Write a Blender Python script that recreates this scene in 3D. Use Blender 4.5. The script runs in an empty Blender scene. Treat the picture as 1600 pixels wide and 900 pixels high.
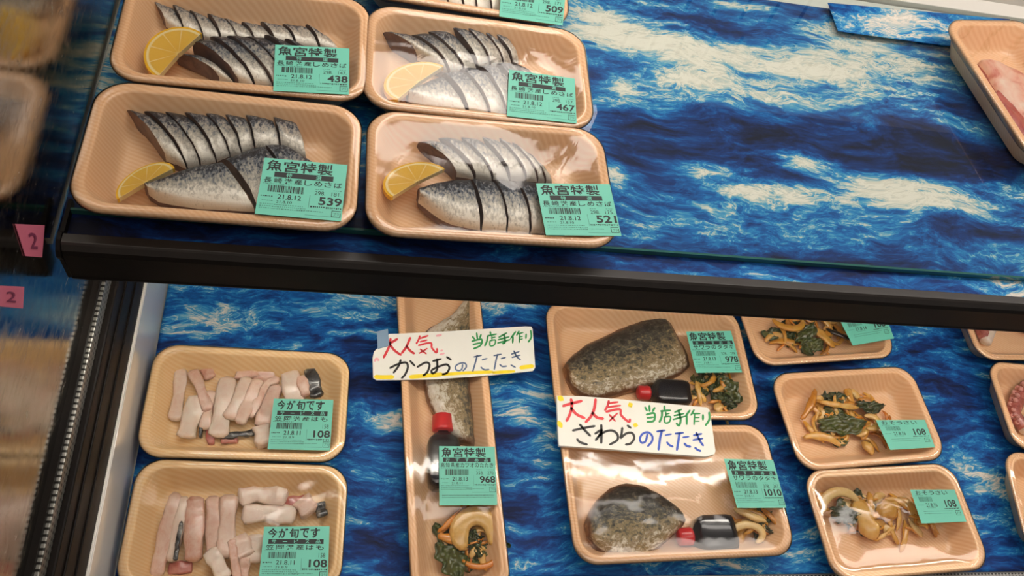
import bpy, math, random
import numpy as np
from mathutils import Vector, Matrix
random.seed(7); rng = np.random.default_rng(5)
SC = bpy.context.scene
COL = SC.collection
# ---------------------------------------------------------------- camera
R2 = np.array([0.9774, -0.0550, 0.2040]); U2 = np.array([-0.0591, 0.8558, 0.5139]); F2 = np.array([0.2028, 0.5144, -0.8332])
FPX = 1307.94
CAM = np.array([0.0, 0.0, 0.8316])
cd = bpy.data.cameras.new('camera'); cam = bpy.data.objects.new('camera', cd); COL.objects.link(cam)
cd.sensor_width = 36; cd.lens = FPX / 1600 * 36; cd.clip_start = 0.01
U2 = U2 - R2 * (U2 @ R2); U2 /= np.linalg.norm(U2); R2 /= np.linalg.norm(R2); B2 = np.cross(R2, U2)
cam.matrix_world = Matrix([[R2[0], U2[0], B2[0], CAM[0]], [R2[1], U2[1], B2[1], CAM[1]], [R2[2], U2[2], B2[2], CAM[2]], [0, 0, 0, 1]])
SC.camera = cam
SHELF = 0.3033; RIM = 0.03
def at(px, py, z):
    """pixel of the 1600x900 frame -> point of the horizontal plane at height z"""
    d = (px - 800) * R2 - (py - 450) * U2 - FPX * B2
    return CAM + d * ((z - CAM[2]) / d[2])
def atX(px, py, X):
    d = (px - 800) * R2 - (py - 450) * U2 - FPX * B2
    return CAM + d * ((X - CAM[0]) / d[0])
# ---------------------------------------------------------------- world, lights, exposure
SC.view_settings.view_transform = 'Standard'; SC.view_settings.look = 'None'
SC.view_settings.exposure = -0.14; SC.view_settings.gamma = 1.0; SC.view_settings.use_curve_mapping = False
w = bpy.data.worlds.new('store_air'); SC.world = w; w.use_nodes = True
w.node_tree.nodes['Background'].inputs[0].default_value = (1.0, 0.93, 0.86, 1); w.node_tree.nodes['Background'].inputs[1].default_value = 0.22
CANOPY_E = 7.0; REAR_E = 6.5; STRIP_E = 26.0; CEIL_W = 8.0
ld = bpy.data.lights.new('store_ceiling_lamp', 'AREA'); ld.shape = 'RECTANGLE'; ld.size = 1.6; ld.size_y = 0.5; ld.energy = CEIL_W; ld.color = (1.0, 0.9, 0.8)
lo = bpy.data.objects.new('store_ceiling_lamp', ld); COL.objects.link(lo); lo.location = (0.5, -0.1, 1.7)
lo.rotation_euler = (Vector((0.35, 0.38, 0.1)) - Vector(lo.location)).to_track_quat('-Z', 'Y').to_euler()

# ---------------------------------------------------------------- material helpers
def newmat(name):
    m = bpy.data.materials.new(name); m.use_nodes = True
    nt = m.node_tree; return m, nt, nt.nodes, nt.links, nt.nodes['Principled BSDF']
def setp(b, **k):
    for a, v in k.items():
        n = {'color': 'Base Color', 'rough': 'Roughness', 'metal': 'Metallic', 'coat': 'Coat Weight', 'coatr': 'Coat Roughness', 'spec': 'Specular IOR Level',
             'sss': 'Subsurface Weight', 'alpha': 'Alpha', 'trans': 'Transmission Weight'}[a]
        if a == 'color' and len(v) == 3: v = (*v, 1)
        b.inputs[n].default_value = v
def node(ns, t, **k):
    n = ns.new(t)
    for a, v in k.items():
        if a in n.inputs: n.inputs[a].default_value = v
        else: setattr(n, a, v)
    return n
def ramp(ns, stops, interp='LINEAR'):
    r = ns.new('ShaderNodeValToRGB'); r.color_ramp.interpolation = interp
    e = r.color_ramp.elements
    while len(e) < len(stops): e.new(0.5)
    for i, (p, c) in enumerate(stops): e[i].position = p; e[i].color = (*c, 1) if len(c) == 3 else c
    return r
def math_(ns, ls, op, a, b=None, clamp=False):
    n = ns.new('ShaderNodeMath'); n.operation = op; n.use_clamp = clamp
    for i, v in enumerate((a, b)):
        if v is None: continue
        if isinstance(v, (int, float)): n.inputs[i].default_value = v
        else: ls.new(v, n.inputs[i])
    return n.outputs[0]
def mapping(ns, ls, src, scale, rot=(0, 0, 0), loc=(0, 0, 0)):
    m = ns.new('ShaderNodeMapping'); m.inputs['Scale'].default_value = scale; m.inputs['Rotation'].default_value = rot; m.inputs['Location'].default_value = loc
    ls.new(src, m.inputs[0]); return m.outputs[0]
def noise(ns, ls, vec, scale, detail=5, rough=.55, dist=0.0):
    n = ns.new('ShaderNodeTexNoise'); n.inputs['Scale'].default_value = scale; n.inputs['Detail'].default_value = detail
    n.inputs['Roughness'].default_value = rough; n.inputs['Distortion'].default_value = dist
    if vec is not None: ls.new(vec, n.inputs['Vector'])
    return n.outputs[0]
def bump(ns, ls, b, h, strength=.3, dist=.001):
    n = ns.new('ShaderNodeBump'); n.inputs['Strength'].default_value = strength; n.inputs['Distance'].default_value = dist
    ls.new(h, n.inputs['Height']); ls.new(n.outputs[0], b.inputs['Normal']); return n
def geo(ns): return ns.new('ShaderNodeNewGeometry').outputs['Position']
def objc(ns): return ns.new('ShaderNodeTexCoord').outputs['Object']
def uvc(ns): return ns.new('ShaderNodeTexCoord').outputs['UV']

def plain(name, color, rough=.5, **k):
    m, nt, ns, ls, b = newmat(name); setp(b, color=color, rough=rough, **k); return m
def mottled(name, stops, scale, rough=.4, detail=6, bs=.3, bd=.001, dist=.5, stretch=(1, 1, 1), **k):
    m, nt, ns, ls, b = newmat(name); setp(b, rough=rough, **k)
    v = mapping(ns, ls, geo(ns), stretch)
    n = noise(ns, ls, v, scale, detail, .6, dist); r = ramp(ns, stops); ls.new(n, r.inputs[0]); ls.new(r.outputs[0], b.inputs['Base Color'])
    bump(ns, ls, b, n, bs, bd); return m

def mat_ocean():
    m, nt, ns, ls, b = newmat('printed_ocean_paper'); setp(b, rough=.6, spec=.2)
    a = ns.new('ShaderNodeAttribute'); a.attribute_name = 'swell_shade'
    p = geo(ns)
    wv = ns.new('ShaderNodeTexNoise'); wv.inputs['Scale'].default_value = 9; wv.inputs['Detail'].default_value = 4; ls.new(p, wv.inputs['Vector'])
    mx = ns.new('ShaderNodeVectorMath'); mx.operation = 'MULTIPLY_ADD'; mx.inputs[1].default_value = (.10, .05, 0); ls.new(wv.outputs['Color'], mx.inputs[0]); ls.new(p, mx.inputs[2])
    v1 = mapping(ns, ls, mx.outputs[0], (5, 17, 1), (0, 0, math.radians(-3)))
    n1 = noise(ns, ls, v1, 1.3, 9, .66, .6)
    v2 = mapping(ns, ls, mx.outputs[0], (22, 70, 1), (0, 0, math.radians(6)))
    n2 = noise(ns, ls, v2, 1.6, 7, .68, .35)
    v3 = mapping(ns, ls, mx.outputs[0], (16, 44, 1), (0, 0, math.radians(-10)))
    n3 = noise(ns, ls, v3, 2.0, 4, .6, 2.0)
    rid = math_(ns, ls, 'SUBTRACT', 1.0, math_(ns, ls, 'MULTIPLY', math_(ns, ls, 'ABSOLUTE', math_(ns, ls, 'SUBTRACT', n3, .5)), 16.0), True)   # thin foam filaments
    s = math_(ns, ls, 'ADD', a.outputs['Fac'], math_(ns, ls, 'MULTIPLY', math_(ns, ls, 'SUBTRACT', n1, .5), 1.75))
    s = math_(ns, ls, 'ADD', s, math_(ns, ls, 'MULTIPLY', math_(ns, ls, 'SUBTRACT', n2, .5), .85))
    s = math_(ns, ls, 'ADD', s, math_(ns, ls, 'MULTIPLY', math_(ns, ls, 'MULTIPLY', rid, math_(ns, ls, 'MULTIPLY', s, s)), .42))
    r = ramp(ns, [(.0, (.005, .006, .018)), (.16, (.005, .013, .065)), (.33, (.005, .034, .165)), (.50, (.006, .105, .34)), (.61, (.02, .21, .46)),
                  (.68, (.10, .33, .48)), (.76, (.38, .46, .46)), (.86, (.60, .545, .47)), (1.0, (.70, .64, .565))])
    ls.new(s, r.inputs[0]); ls.new(r.outputs[0], b.inputs['Base Color'])
    bump(ns, ls, b, noise(ns, ls, p, 30, 3), .15, .001)
    return m
def mat_tray(name, c0, c1, ring):
    m, nt, ns, ls, b = newmat(name); setp(b, rough=.38, coat=.35, coatr=.12, sss=.0)
    o = objc(ns)
    v = mapping(ns, ls, o, (1, 1, .25), (0, 0, math.radians(ring)), (.09, .21, 0))
    wv = ns.new('ShaderNodeTexWave'); wv.wave_type = 'RINGS'; wv.rings_direction = 'Z'; wv.inputs['Scale'].default_value = 95; wv.inputs['Distortion'].default_value = 2.2
    wv.inputs['Detail'].default_value = 3; wv.inputs['Detail Scale'].default_value = .35; ls.new(v, wv.inputs['Vector'])
    n = noise(ns, ls, mapping(ns, ls, o, (8, 60, 10)), 2, 5)
    f = math_(ns, ls, 'ADD', math_(ns, ls, 'MULTIPLY', wv.outputs['Fac'], .55), math_(ns, ls, 'MULTIPLY', n, .45))
    r = ramp(ns, [(.2, c1), (.8, c0)]); ls.new(f, r.inputs[0]); ls.new(r.outputs[0], b.inputs['Base Color'])
    bump(ns, ls, b, noise(ns, ls, o, 900, 2), .1, .0003)
    return m
def mat_film(name='clear_wrap', wr=.5, seed=0, k=1.45):
    m, nt, ns, ls, b = newmat(name)
    out = ns['Material Output']; ns.remove(b)
    t = node(ns, 'ShaderNodeBsdfTransparent'); t.inputs[0].default_value = (.97, .97, .965, 1)
    g = node(ns, 'ShaderNodeBsdfGlossy'); g.inputs['Roughness'].default_value = .06
    fr = node(ns, 'ShaderNodeFresnel'); fr.inputs[0].default_value = 1.5
    bp = node(ns, 'ShaderNodeBump'); bp.inputs['Strength'].default_value = wr; bp.inputs['Distance'].default_value = .004
    p = mapping(ns, ls, geo(ns), (1, 1, 1), (0, 0, .4), (seed * 1.7, seed * .9, 0))
    n1 = noise(ns, ls, mapping(ns, ls, p, (9, 16, 9)), 1.0, 2, .45, .4)
    n2 = noise(ns, ls, mapping(ns, ls, p, (60, 22, 30)), 1.0, 2, .5, 1.0)
    h = math_(ns, ls, 'ADD', n1, math_(ns, ls, 'MULTIPLY', n2, .10)); ls.new(h, bp.inputs['Height'])
    ls.new(bp.outputs[0], g.inputs['Normal']); ls.new(bp.outputs[0], fr.inputs['Normal'])
    f = math_(ns, ls, 'MULTIPLY', fr.outputs[0], k, True)
    mx = node(ns, 'ShaderNodeMixShader'); ls.new(f, mx.inputs[0]); ls.new(t.outputs[0], mx.inputs[1]); ls.new(g.outputs[0], mx.inputs[2]); ls.new(mx.outputs[0], out.inputs[0])
    return m
def mat_mackerel(name, shift=0.0):
    # silvery skin: u along the fillet, v from the dark back (0) to the pale belly (1)
    m, nt, ns, ls, b = newmat(name); setp(b, rough=.42, metal=.25, coat=.25, coatr=.2)
    uv = uvc(ns); sep = ns.new('ShaderNodeSeparateXYZ'); ls.new(uv, sep.inputs[0])
    n = noise(ns, ls, geo(ns), 150, 8, .78, .6)
    n2 = noise(ns, ls, mapping(ns, ls, geo(ns), (520, 260, 400), (0, 0, .7)), 1, 3, .6, .5)
    s = math_(ns, ls, 'ADD', math_(ns, ls, 'MULTIPLY', sep.outputs[1], 1.25), math_(ns, ls, 'MULTIPLY', math_(ns, ls, 'SUBTRACT', n, .5), 1.4))
    s = math_(ns, ls, 'ADD', s, math_(ns, ls, 'MULTIPLY', math_(ns, ls, 'SUBTRACT', n2, .5), 1.7))
    s = math_(ns, ls, 'ADD', s, shift - .12)
    r = ramp(ns, [(.0, (.015, .017, .024)), (.20, (.045, .055, .075)), (.36, (.19, .21, .24)), (.55, (.40, .38, .33)), (.85, (.58, .54, .46)), (1, (.74, .70, .61))])
    ls.new(s, r.inputs[0]); ls.new(r.outputs[0], b.inputs['Base Color'])
    bump(ns, ls, b, n2, .35, .0006); return m
def mat_sear(name, gold=0.0):
    m, nt, ns, ls, b = newmat(name); setp(b, rough=.36, metal=.15, coat=.35, coatr=.2)
    uv = uvc(ns); sep = ns.new('ShaderNodeSeparateXYZ'); ls.new(uv, sep.inputs[0])
    n = noise(ns, ls, mapping(ns, ls, uv, (6, 16, 1)), 1.2, 8, .72, 1.0)
    n2 = noise(ns, ls, geo(ns), 190, 5, .7, .6)
    s = math_(ns, ls, 'ADD', math_(ns, ls, 'MULTIPLY', sep.outputs[1], .85), math_(ns, ls, 'MULTIPLY', math_(ns, ls, 'SUBTRACT', n, .5), 1.25))
    s = math_(ns, ls, 'ADD', s, math_(ns, ls, 'MULTIPLY', math_(ns, ls, 'SUBTRACT', n2, .5), 1.6))
    s = math_(ns, ls, 'ADD', s, -.06 + gold)
    r = ramp(ns, [(.0, (.022, .017, .012)), (.2, (.065, .06, .045)), (.36, (.15, .13, .085)), (.48, (.30, .225, .11)), (.56, (.46, .36, .19)), (.62, (.18, .10, .04)), (.72, (.60, .52, .36)), (1, (.78, .75, .66))])
    ls.new(s, r.inputs[0])
    # browned rim of the slab: follows the piece's own edge
    e = math_(ns, ls, 'MULTIPLY', math_(ns, ls, 'MULTIPLY', sep.outputs[1], math_(ns, ls, 'SUBTRACT', 1.0, sep.outputs[1])), 4.0)
    e2 = math_(ns, ls, 'MULTIPLY', math_(ns, ls, 'MULTIPLY', sep.outputs[0], math_(ns, ls, 'SUBTRACT', 1.0, sep.outputs[0])), 4.0)
    ee = math_(ns, ls, 'MINIMUM', e, math_(ns, ls, 'MULTIPLY', e2, 1.4))
    er = ramp(ns, [(.10, (1, 1, 1)), (.26, (0, 0, 0))]); ls.new(math_(ns, ls, 'ADD', ee, math_(ns, ls, 'MULTIPLY', math_(ns, ls, 'SUBTRACT', n2, .5), .35)), er.inputs[0])
    mx = ns.new('ShaderNodeMix'); mx.data_type = 'RGBA'; ls.new(er.outputs[0], mx.inputs[0]); ls.new(r.outputs[0], mx.inputs[6]); mx.inputs[7].default_value = (.16, .065, .02, 1)
    ls.new(mx.outputs[2], b.inputs['Base Color']); bump(ns, ls, b, n2, .8, .003); return m
def mat_eel():
    m, nt, ns, ls, b = newmat('pale_conger_flesh'); setp(b, rough=.3, coat=.4, coatr=.15, sss=.15); b.inputs['Subsurface Radius'].default_value = (.004, .002, .0015)
    inf = ns.new('ShaderNodeObjectInfo')
    n = noise(ns, ls, geo(ns), 95, 6, .7, .8)
    nl = noise(ns, ls, mapping(ns, ls, uvc(ns), (2, 9, 1)), 2.2, 4, .6, .4)
    s = math_(ns, ls, 'ADD', math_(ns, ls, 'MULTIPLY', inf.outputs['Random'], .35), math_(ns, ls, 'ADD', math_(ns, ls, 'MULTIPLY', n, .5), math_(ns, ls, 'MULTIPLY', nl, .25)))
    r = ramp(ns, [(.26, (.42, .13, .09)), (.38, (.64, .36, .27)), (.55, (.74, .55, .45)), (.75, (.80, .70, .60))]); ls.new(s, r.inputs[0]); ls.new(r.outputs[0], b.inputs['Base Color'])
    bump(ns, ls, b, n, .3, .001); return m
def mat_lemon():
    m, nt, ns, ls, b = newmat('lemon_pulp'); setp(b, rough=.3, coat=.3, sss=.1); b.inputs['Subsurface Radius'].default_value = (.003, .002, .001)
    uv = uvc(ns); sep = ns.new('ShaderNodeSeparateXYZ'); ls.new(uv, sep.inputs[0])
    seg = math_(ns, ls, 'ABSOLUTE', math_(ns, ls, 'SUBTRACT', math_(ns, ls, 'FRACT', math_(ns, ls, 'MULTIPLY', sep.outputs[1], 5.0)), .5))
    mem = math_(ns, ls, 'GREATER_THAN', seg, .465)
    r = ramp(ns, [(.0, (.82, .66, .30)), (.07, (.78, .55, .15)), (.12, (.74, .46, .07)), (.84, (.78, .50, .07)), (.87, (.85, .73, .38)), (.95, (.88, .76, .42)), (.97, (.85, .50, .03))])
    ls.new(sep.outputs[0], r.inputs[0])
    n = noise(ns, ls, mapping(ns, ls, uv, (3, 40, 1)), 1.5, 4)
    mx = ns.new('ShaderNodeMix'); mx.data_type = 'RGBA'; ls.new(math_(ns, ls, 'MULTIPLY', mem, .7), mx.inputs[0]); ls.new(r.outputs[0], mx.inputs[6]); mx.inputs[7].default_value = (.86, .74, .42, 1)
    ls.new(mx.outputs[2], b.inputs['Base Color']); bump(ns, ls, b, n, .3, .0008); return m
def mat_veg(name, stops):
    m, nt, ns, ls, b = newmat(name); setp(b, rough=.25, coat=.5, coatr=.12, sss=.08); b.inputs['Subsurface Radius'].default_value = (.003, .0015, .0008)
    inf = ns.new('ShaderNodeObjectInfo')
    n = noise(ns, ls, geo(ns), 110, 5, .6, .7)
    s = math_(ns, ls, 'ADD', math_(ns, ls, 'MULTIPLY', inf.outputs['Random'], .5), math_(ns, ls, 'MULTIPLY', n, .55))
    r = ramp(ns, stops); ls.new(s, r.inputs[0]); ls.new(r.outputs[0], b.inputs['Base Color']); bump(ns, ls, b, n, .4, .0012); return m
def emis(name, color, e):
    m, nt, ns, ls, b = newmat(name); setp(b, color=(.8, .8, .8)); b.inputs['Emission Color'].default_value = (*color, 1); b.inputs['Emission Strength'].default_value = e; return m

M = {}
M['ocean'] = mat_ocean()
M['tray'] = mat_tray('woodgrain_foam', (.87, .58, .345), (.81, .49, .265), 12)
M['tray_yellow'] = mat_tray('woodgrain_foam_straw', (.90, .66, .37), (.85, .57, .28), 5)
M['film_clean'] = mat_film('tight_wrap', .12, 1, 1.2)
M['film_wavy'] = mat_film('wavy_wrap', .38, 5)
M['film_loose'] = mat_film('loose_wrap', .35, 9, 1.2)
M['mack'] = mat_mackerel('mackerel_skin'); M['mack_pale'] = mat_mackerel('mackerel_skin_pale', .12)
M['flesh'] = mottled('mackerel_flesh', [(.3, (.06, .025, .02)), (.7, (.20, .11, .08))], 90, .35)
M['sear'] = mat_sear('seared_skin'); M['sear_gold'] = mat_sear('seared_skin_gold', .30)
M['meat'] = mottled('seared_meat', [(.3, (.12, .045, .015)), (.6, (.34, .17, .07)), (.8, (.5, .32, .16))], 80, .4)
M['eel'] = mat_eel()
M['eelskin'] = mottled('conger_skin', [(.35, (.012, .012, .014)), (.55, (.05, .05, .05)), (.72, (.35, .34, .30))], 120, .25, coat=.5)
M['eelred'] = mottled('conger_red', [(.3, (.36, .06, .05)), (.7, (.62, .28, .22))], 90, .3, coat=.4)
M['lemon'] = mat_lemon(); M['rind'] = mottled('lemon_rind', [(.3, (.80, .44, .015)), (.7, (.88, .56, .03))], 200, .35)
M['amber'] = mat_veg('simmered_amber', [(.12, (.24, .075, .008)), (.35, (.52, .21, .022)), (.6, (.68, .35, .05)), (.85, (.76, .50, .17))])
M['green'] = mat_veg('simmered_greens', [(.15, (.012, .018, .006)), (.45, (.035, .05, .012)), (.7, (.08, .10, .022)), (.95, (.15, .16, .05))])
M['dark'] = mat_veg('dark_kelp', [(.2, (.012, .008, .006)), (.6, (.05, .03, .018)), (.9, (.12, .07, .03))])
M['onion'] = mat_veg('simmered_onion', [(.15, (.52, .25, .035)), (.45, (.68, .40, .10)), (.85, (.78, .60, .30))])
M['carrot'] = mat_veg('simmered_carrot', [(.15, (.50, .12, .008)), (.5, (.66, .24, .02)), (.9, (.72, .38, .07))])
M['label'] = plain('teal_label_paper', (.135, .50, .375), .5)
M['ink'] = plain('thermal_ink', (.012, .016, .016), .6)
M['inkgrey'] = plain('thin_ink', (.05, .17, .13), .6)
M['card'] = plain('white_card', (.82, .80, .72), .35)
for n_, c_ in dict(red=(.72, .05, .06), green=(.03, .30, .08), black=(.02, .018, .015), blue=(.03, .09, .50), yellow=(.90, .68, .02), greyblue=(.10, .15, .26), pink=(.85, .42, .45)).items():
    M['m_' + n_] = plain('marker_' + n_, c_, .45)
M['cap'] = plain('red_cap', (.62, .025, .03), .3, coat=.3)
M['bottle'] = plain('black_sauce_bottle', (.012, .010, .012), .18, coat=.6)
M['black'] = mottled('black_rail', [(.3, (.006, .0045, .004)), (.7, (.010, .007, .0055))], 40, .5, bs=.05, spec=.12)
M['railtop'] = mottled('brown_black_ledge', [(.3, (.016, .012, .010)), (.7, (.024, .018, .015))], 40, .42, bs=.05)
M['white'] = None
M['mack'].use_fake_user = False

# ---------------------------------------------------------------- mesh helpers
def me_(name, verts, faces, mats, fm=None, uvs=None, smooth=True):
    me = bpy.data.meshes.new(name); me.from_pydata([tuple(map(float, v)) for v in verts], [], faces)
    for m in (mats if isinstance(mats, (list, tuple)) else [mats]): me.materials.append(m)
    if fm is not None: me.polygons.foreach_set('material_index', fm)
    if uvs is not None:
        ul = me.uv_layers.new(name='UVMap'); li = np.zeros(len(me.loops), dtype=np.int32); me.loops.foreach_get('vertex_index', li)
        ul.data.foreach_set('uv', np.asarray(uvs, dtype=np.float32)[li].ravel())
    if smooth: me.polygons.foreach_set('use_smooth', [True] * len(me.polygons))
    me.update(); return me
def tag(o, label=None, cat=None, group=None, kind=None):
    if label: o['label'] = label
    if cat: o['category'] = cat
    if group: o['group'] = group
    if kind: o['kind'] = kind
    return o
def empty(name, loc, rz=0, label=None, cat=None, group=None, kind=None):
    o = bpy.data.objects.new(name, None); o.empty_display_size = .02; COL.objects.link(o); o.location = tuple(map(float, loc)); o.rotation_euler = (0, 0, rz)
    return tag(o, label, cat, group, kind)
def obj(name, verts, faces, mats, parent=None, **k):
    """verts in world coordinates; a child's are moved into its parent's frame, a top-level mesh gets its origin at its base"""
    V = np.asarray(verts, dtype=float)
    if parent is None:
        o0 = np.array([V[:, 0].mean(), V[:, 1].mean(), V[:, 2].min()]); me = me_(name, V - o0, faces, mats, **k)
        o = bpy.data.objects.new(name, me); o.location = tuple(o0)
    else:
        root = parent
        chain = []
        while root is not None: chain.append(root); root = root.parent
        for p in reversed(chain):
            V = V - np.array(p.location); a = -p.rotation_euler[2]
            V = np.c_[V[:, 0] * math.cos(a) - V[:, 1] * math.sin(a), V[:, 0] * math.sin(a) + V[:, 1] * math.cos(a), V[:, 2]]
        me = me_(name, V, faces, mats, **k); o = bpy.data.objects.new(name, me); o.parent = parent
    COL.objects.link(o); return o
def bevel(o, w_, seg=2):
    b = o.modifiers.new('bevel', 'BEVEL'); b.width = w_; b.segments = seg; b.limit_method = 'ANGLE'; return o
def boxv(x0, x1, y0, y1, z0, z1):
    v = [(x, y, z) for z in (z0, z1) for y in (y0, y1) for x in (x0, x1)]
    return v, [(0, 2, 3, 1), (4, 5, 7, 6), (0, 1, 5, 4), (2, 6, 7, 3), (0, 4, 6, 2), (1, 3, 7, 5)]
def box(name, x0, x1, y0, y1, z0, z1, m, parent=None, bw=0):
    v, f = boxv(x0, x1, y0, y1, z0, z1); o = obj(name, v, f, m, parent, smooth=False)
    if bw: bevel(o, bw)
    return o
def merge(parts):
    V = []; Fc = []; FM = []; n = 0
    for v, f, mi in parts:
        V += [tuple(q) for q in v]; Fc += [tuple(i + n for i in g) for g in f]; FM += [mi] * len(f); n += len(v)
    return V, Fc, FM
def resample(pts, n):
    P = np.asarray(pts, float); d = np.r_[0, np.cumsum(np.linalg.norm(np.diff(P, axis=0), axis=1))]
    t = np.linspace(0, d[-1], n); return np.c_[tuple(np.interp(t, d, P[:, i]) for i in range(P.shape[1]))]
def smoothline(pts, n, it=2):
    P = resample(pts, n)
    for _ in range(it): P[1:-1] = (P[:-2] + 2 * P[1:-1] + P[2:]) / 4
    return P
def patch(A, B, H, z0, n=14, nt=14, tilt=0.0, wob=.0008, u0=0., u1=1., edge=.35):
    """rounded slab between the 3-D polylines A (back) and B (belly), each given at the same stations; skin on top, flesh on the flanks"""
    A = np.asarray(A)[:, :2]; B = np.asarray(B)[:, :2]
    A = resample(A, n) if len(A) != n else A; B = resample(B, n) if len(B) != n else B
    ts = .5 - .5 * np.cos(np.linspace(0, math.pi, nt)); V = []; UV = []
    for i in range(n):
        s = i / (n - 1)
        es = min(s, 1 - s) * n
        g = 1 - edge * math.exp(-es * 1.6)
        for j, t in enumerate(ts):
            x, y = A[i] * (1 - t) + B[i] * t
            f = (1 - abs(2 * t - 1) ** 3.2) ** .55
            z = z0 + H * (.42 + .58 * f) * g + tilt * (1 - s) + wob * math.sin(x * 310 + y * 170) * f
            if t in (0., 1.): z = z0 + H * .42 * g
            V.append((x, y, z)); UV.append((u0 + (u1 - u0) * s, t))
    F = [(i * nt + j, i * nt + j + 1, (i + 1) * nt + j + 1, (i + 1) * nt + j) for i in range(n - 1) for j in range(nt - 1)]
    fm = [0] * len(F)
    loop = [j for j in range(nt)] + [i * nt + nt - 1 for i in range(1, n)] + [(n - 1) * nt + j for j in range(nt - 2, -1, -1)] + [i * nt for i in range(n - 2, 0, -1)]
    b0 = len(V); c = np.mean(np.asarray(V)[:, :2], axis=0)
    for k in loop:
        q = np.array(V[k][:2]); q = c + (q - c) * .985; V.append((q[0], q[1], z0)); UV.append(UV[k])
    L = len(loop)
    for k in range(L): F.append((loop[k], b0 + k, b0 + (k + 1) % L, loop[(k + 1) % L])); fm.append(1)
    F.append(tuple(b0 + k for k in range(L))); fm.append(1)
    return V, F, fm, UV
from mathutils import noise as mnoise
def roughen(V, amp, sc, flat=True):
    out = []
    for v in V:
        q = mnoise.noise_vector(Vector((v[0] * sc, v[1] * sc, v[2] * sc))) * amp + mnoise.noise_vector(Vector((v[0] * sc * 3, v[1] * sc * 3, v[2] * sc * 3))) * amp * .45
        out.append((v[0] + q.x, v[1] + q.y, v[2] + q.z * (.6 if flat else 1)))
    return out
def loft(P, W, T, n=12, ex=2.6, up=(0, 0, 1), twist=0.0):
    """flattened tube along the 3-D points P, half-width W and half-thickness T (scalars or one per point)"""
    P = np.asarray(P, float); k = len(P); W = np.broadcast_to(W, k); T = np.broadcast_to(T, k)
    V = []; UV = []; up = np.array(up, float)
    for i in range(k):
        d = P[min(i + 1, k - 1)] - P[max(i - 1, 0)]; d /= np.linalg.norm(d) + 1e-12
        s = np.cross(up, d); s /= np.linalg.norm(s) + 1e-12; u = np.cross(d, s)
        a0 = twist * i / k; s, u = s * math.cos(a0) + u * math.sin(a0), -s * math.sin(a0) + u * math.cos(a0)
        for j in range(n):
            a = 2 * math.pi * j / n; ca, sa = math.cos(a), math.sin(a)
            V.append(P[i] + s * W[i] * math.copysign(abs(ca) ** (2 / ex), ca) + u * T[i] * math.copysign(abs(sa) ** (2 / ex), sa)); UV.append((i / (k - 1), j / n))
    F = [(i * n + j, i * n + (j + 1) % n, (i + 1) * n + (j + 1) % n, (i + 1) * n + j) for i in range(k - 1) for j in range(n)]
    F += [tuple(range(n - 1, -1, -1)), tuple((k - 1) * n + j for j in range(n))]
    return V, F, UV
def ends(k, e=.25):
    s = np.linspace(0, 1, k); return np.clip(np.minimum(s, 1 - s) / e, 0, 1) ** .5 * .75 + .25
def rrect(w_, h_, r, n=8):
    out = []
    for cx, cy, a0 in ((w_ / 2 - r, h_ / 2 - r, 0), (-w_ / 2 + r, h_ / 2 - r, 90), (-w_ / 2 + r, -h_ / 2 + r, 180), (w_ / 2 - r, -h_ / 2 + r, 270)):
        for i in range(n + 1):
            a = math.radians(a0 + 90 * i / n); out.append((cx + r * math.cos(a), cy + r * math.sin(a)))
    return out
def px(pts, z): return np.array([at(q[0], q[1], z if len(q) < 3 else q[2]) for q in pts])

# ---------------------------------------------------------------- writing
_gc = {}
def glyphs(body, bold=0.0):
    key = (body, bold)
    if key in _gc: return _gc[key]
    cu = bpy.data.curves.new('t', 'FONT'); cu.body = body; cu.size = 1; cu.offset = bold; cu.resolution_u = 3
    o = bpy.data.objects.new('t', cu); COL.objects.link(o); bpy.context.view_layer.update()
    me = bpy.data.meshes.new_from_object(o.evaluated_get(bpy.context.evaluated_depsgraph_get()))
    v = np.array([q.co[:2] for q in me.vertices]); f = [tuple(p.vertices) for p in me.polygons]
    bpy.data.objects.remove(o); bpy.data.curves.remove(cu); bpy.data.meshes.remove(me)
    _gc[key] = (v, f); return v, f
class Sheet:
    """flat print on a sheet: millimetres from its upper left corner, y downwards"""
    def __init__(s): s.parts = []
    def text(s, body, x0, y0, x1, y1, bold=0.0, mi=0, lift=0.0):
        v, f = glyphs(body, bold)
        if not len(v): return
        lo, hi = v.min(0), v.max(0); q = (v - lo) / (hi - lo)
        s.parts.append((np.c_[x0 + q[:, 0] * (x1 - x0), y1 - q[:, 1] * (y1 - y0), np.full(len(q), lift)], f, mi))
    def spaced(s, body, x0, y0, x1, y1, bold=0.0, mi=0, fill=.82, lift=0.0):
        n = len(body); w_ = (x1 - x0) / n
        for i, ch in enumerate(body):
            a = x0 + i * w_
            if ch == 'ー': s.rect(a + .1 * w_, (y0 + y1) / 2 - .35, a + fill * w_, (y0 + y1) / 2 + .35, mi, lift)
            else: s.text(ch, a + .03 * w_, y0, a + fill * w_, y1, bold, mi, lift)
    def rect(s, x0, y0, x1, y1, mi=0, lift=0.0): s.parts.append(([(x0, y0, lift), (x0, y1, lift), (x1, y1, lift), (x1, y0, lift)], [(0, 1, 2, 3)], mi))
    def barcode(s, x0, y0, x1, y1, mi=0):
        x = x0
        while x < x1:
            w_ = random.choice((.22, .35, .35, .6, .9)); s.rect(x, y0, min(x + w_, x1), y1, mi); x += w_ + random.choice((.3, .4, .55))
    def dashes(s, x0, y, x1, h=.7, mi=2):
        x = x0
        while x < x1 - .5:
            w_ = random.uniform(.5, 1.5); s.rect(x, y, min(x + w_, x1), y + h * random.uniform(.6, 1), mi); x += w_ + random.uniform(.3, .8)
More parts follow.
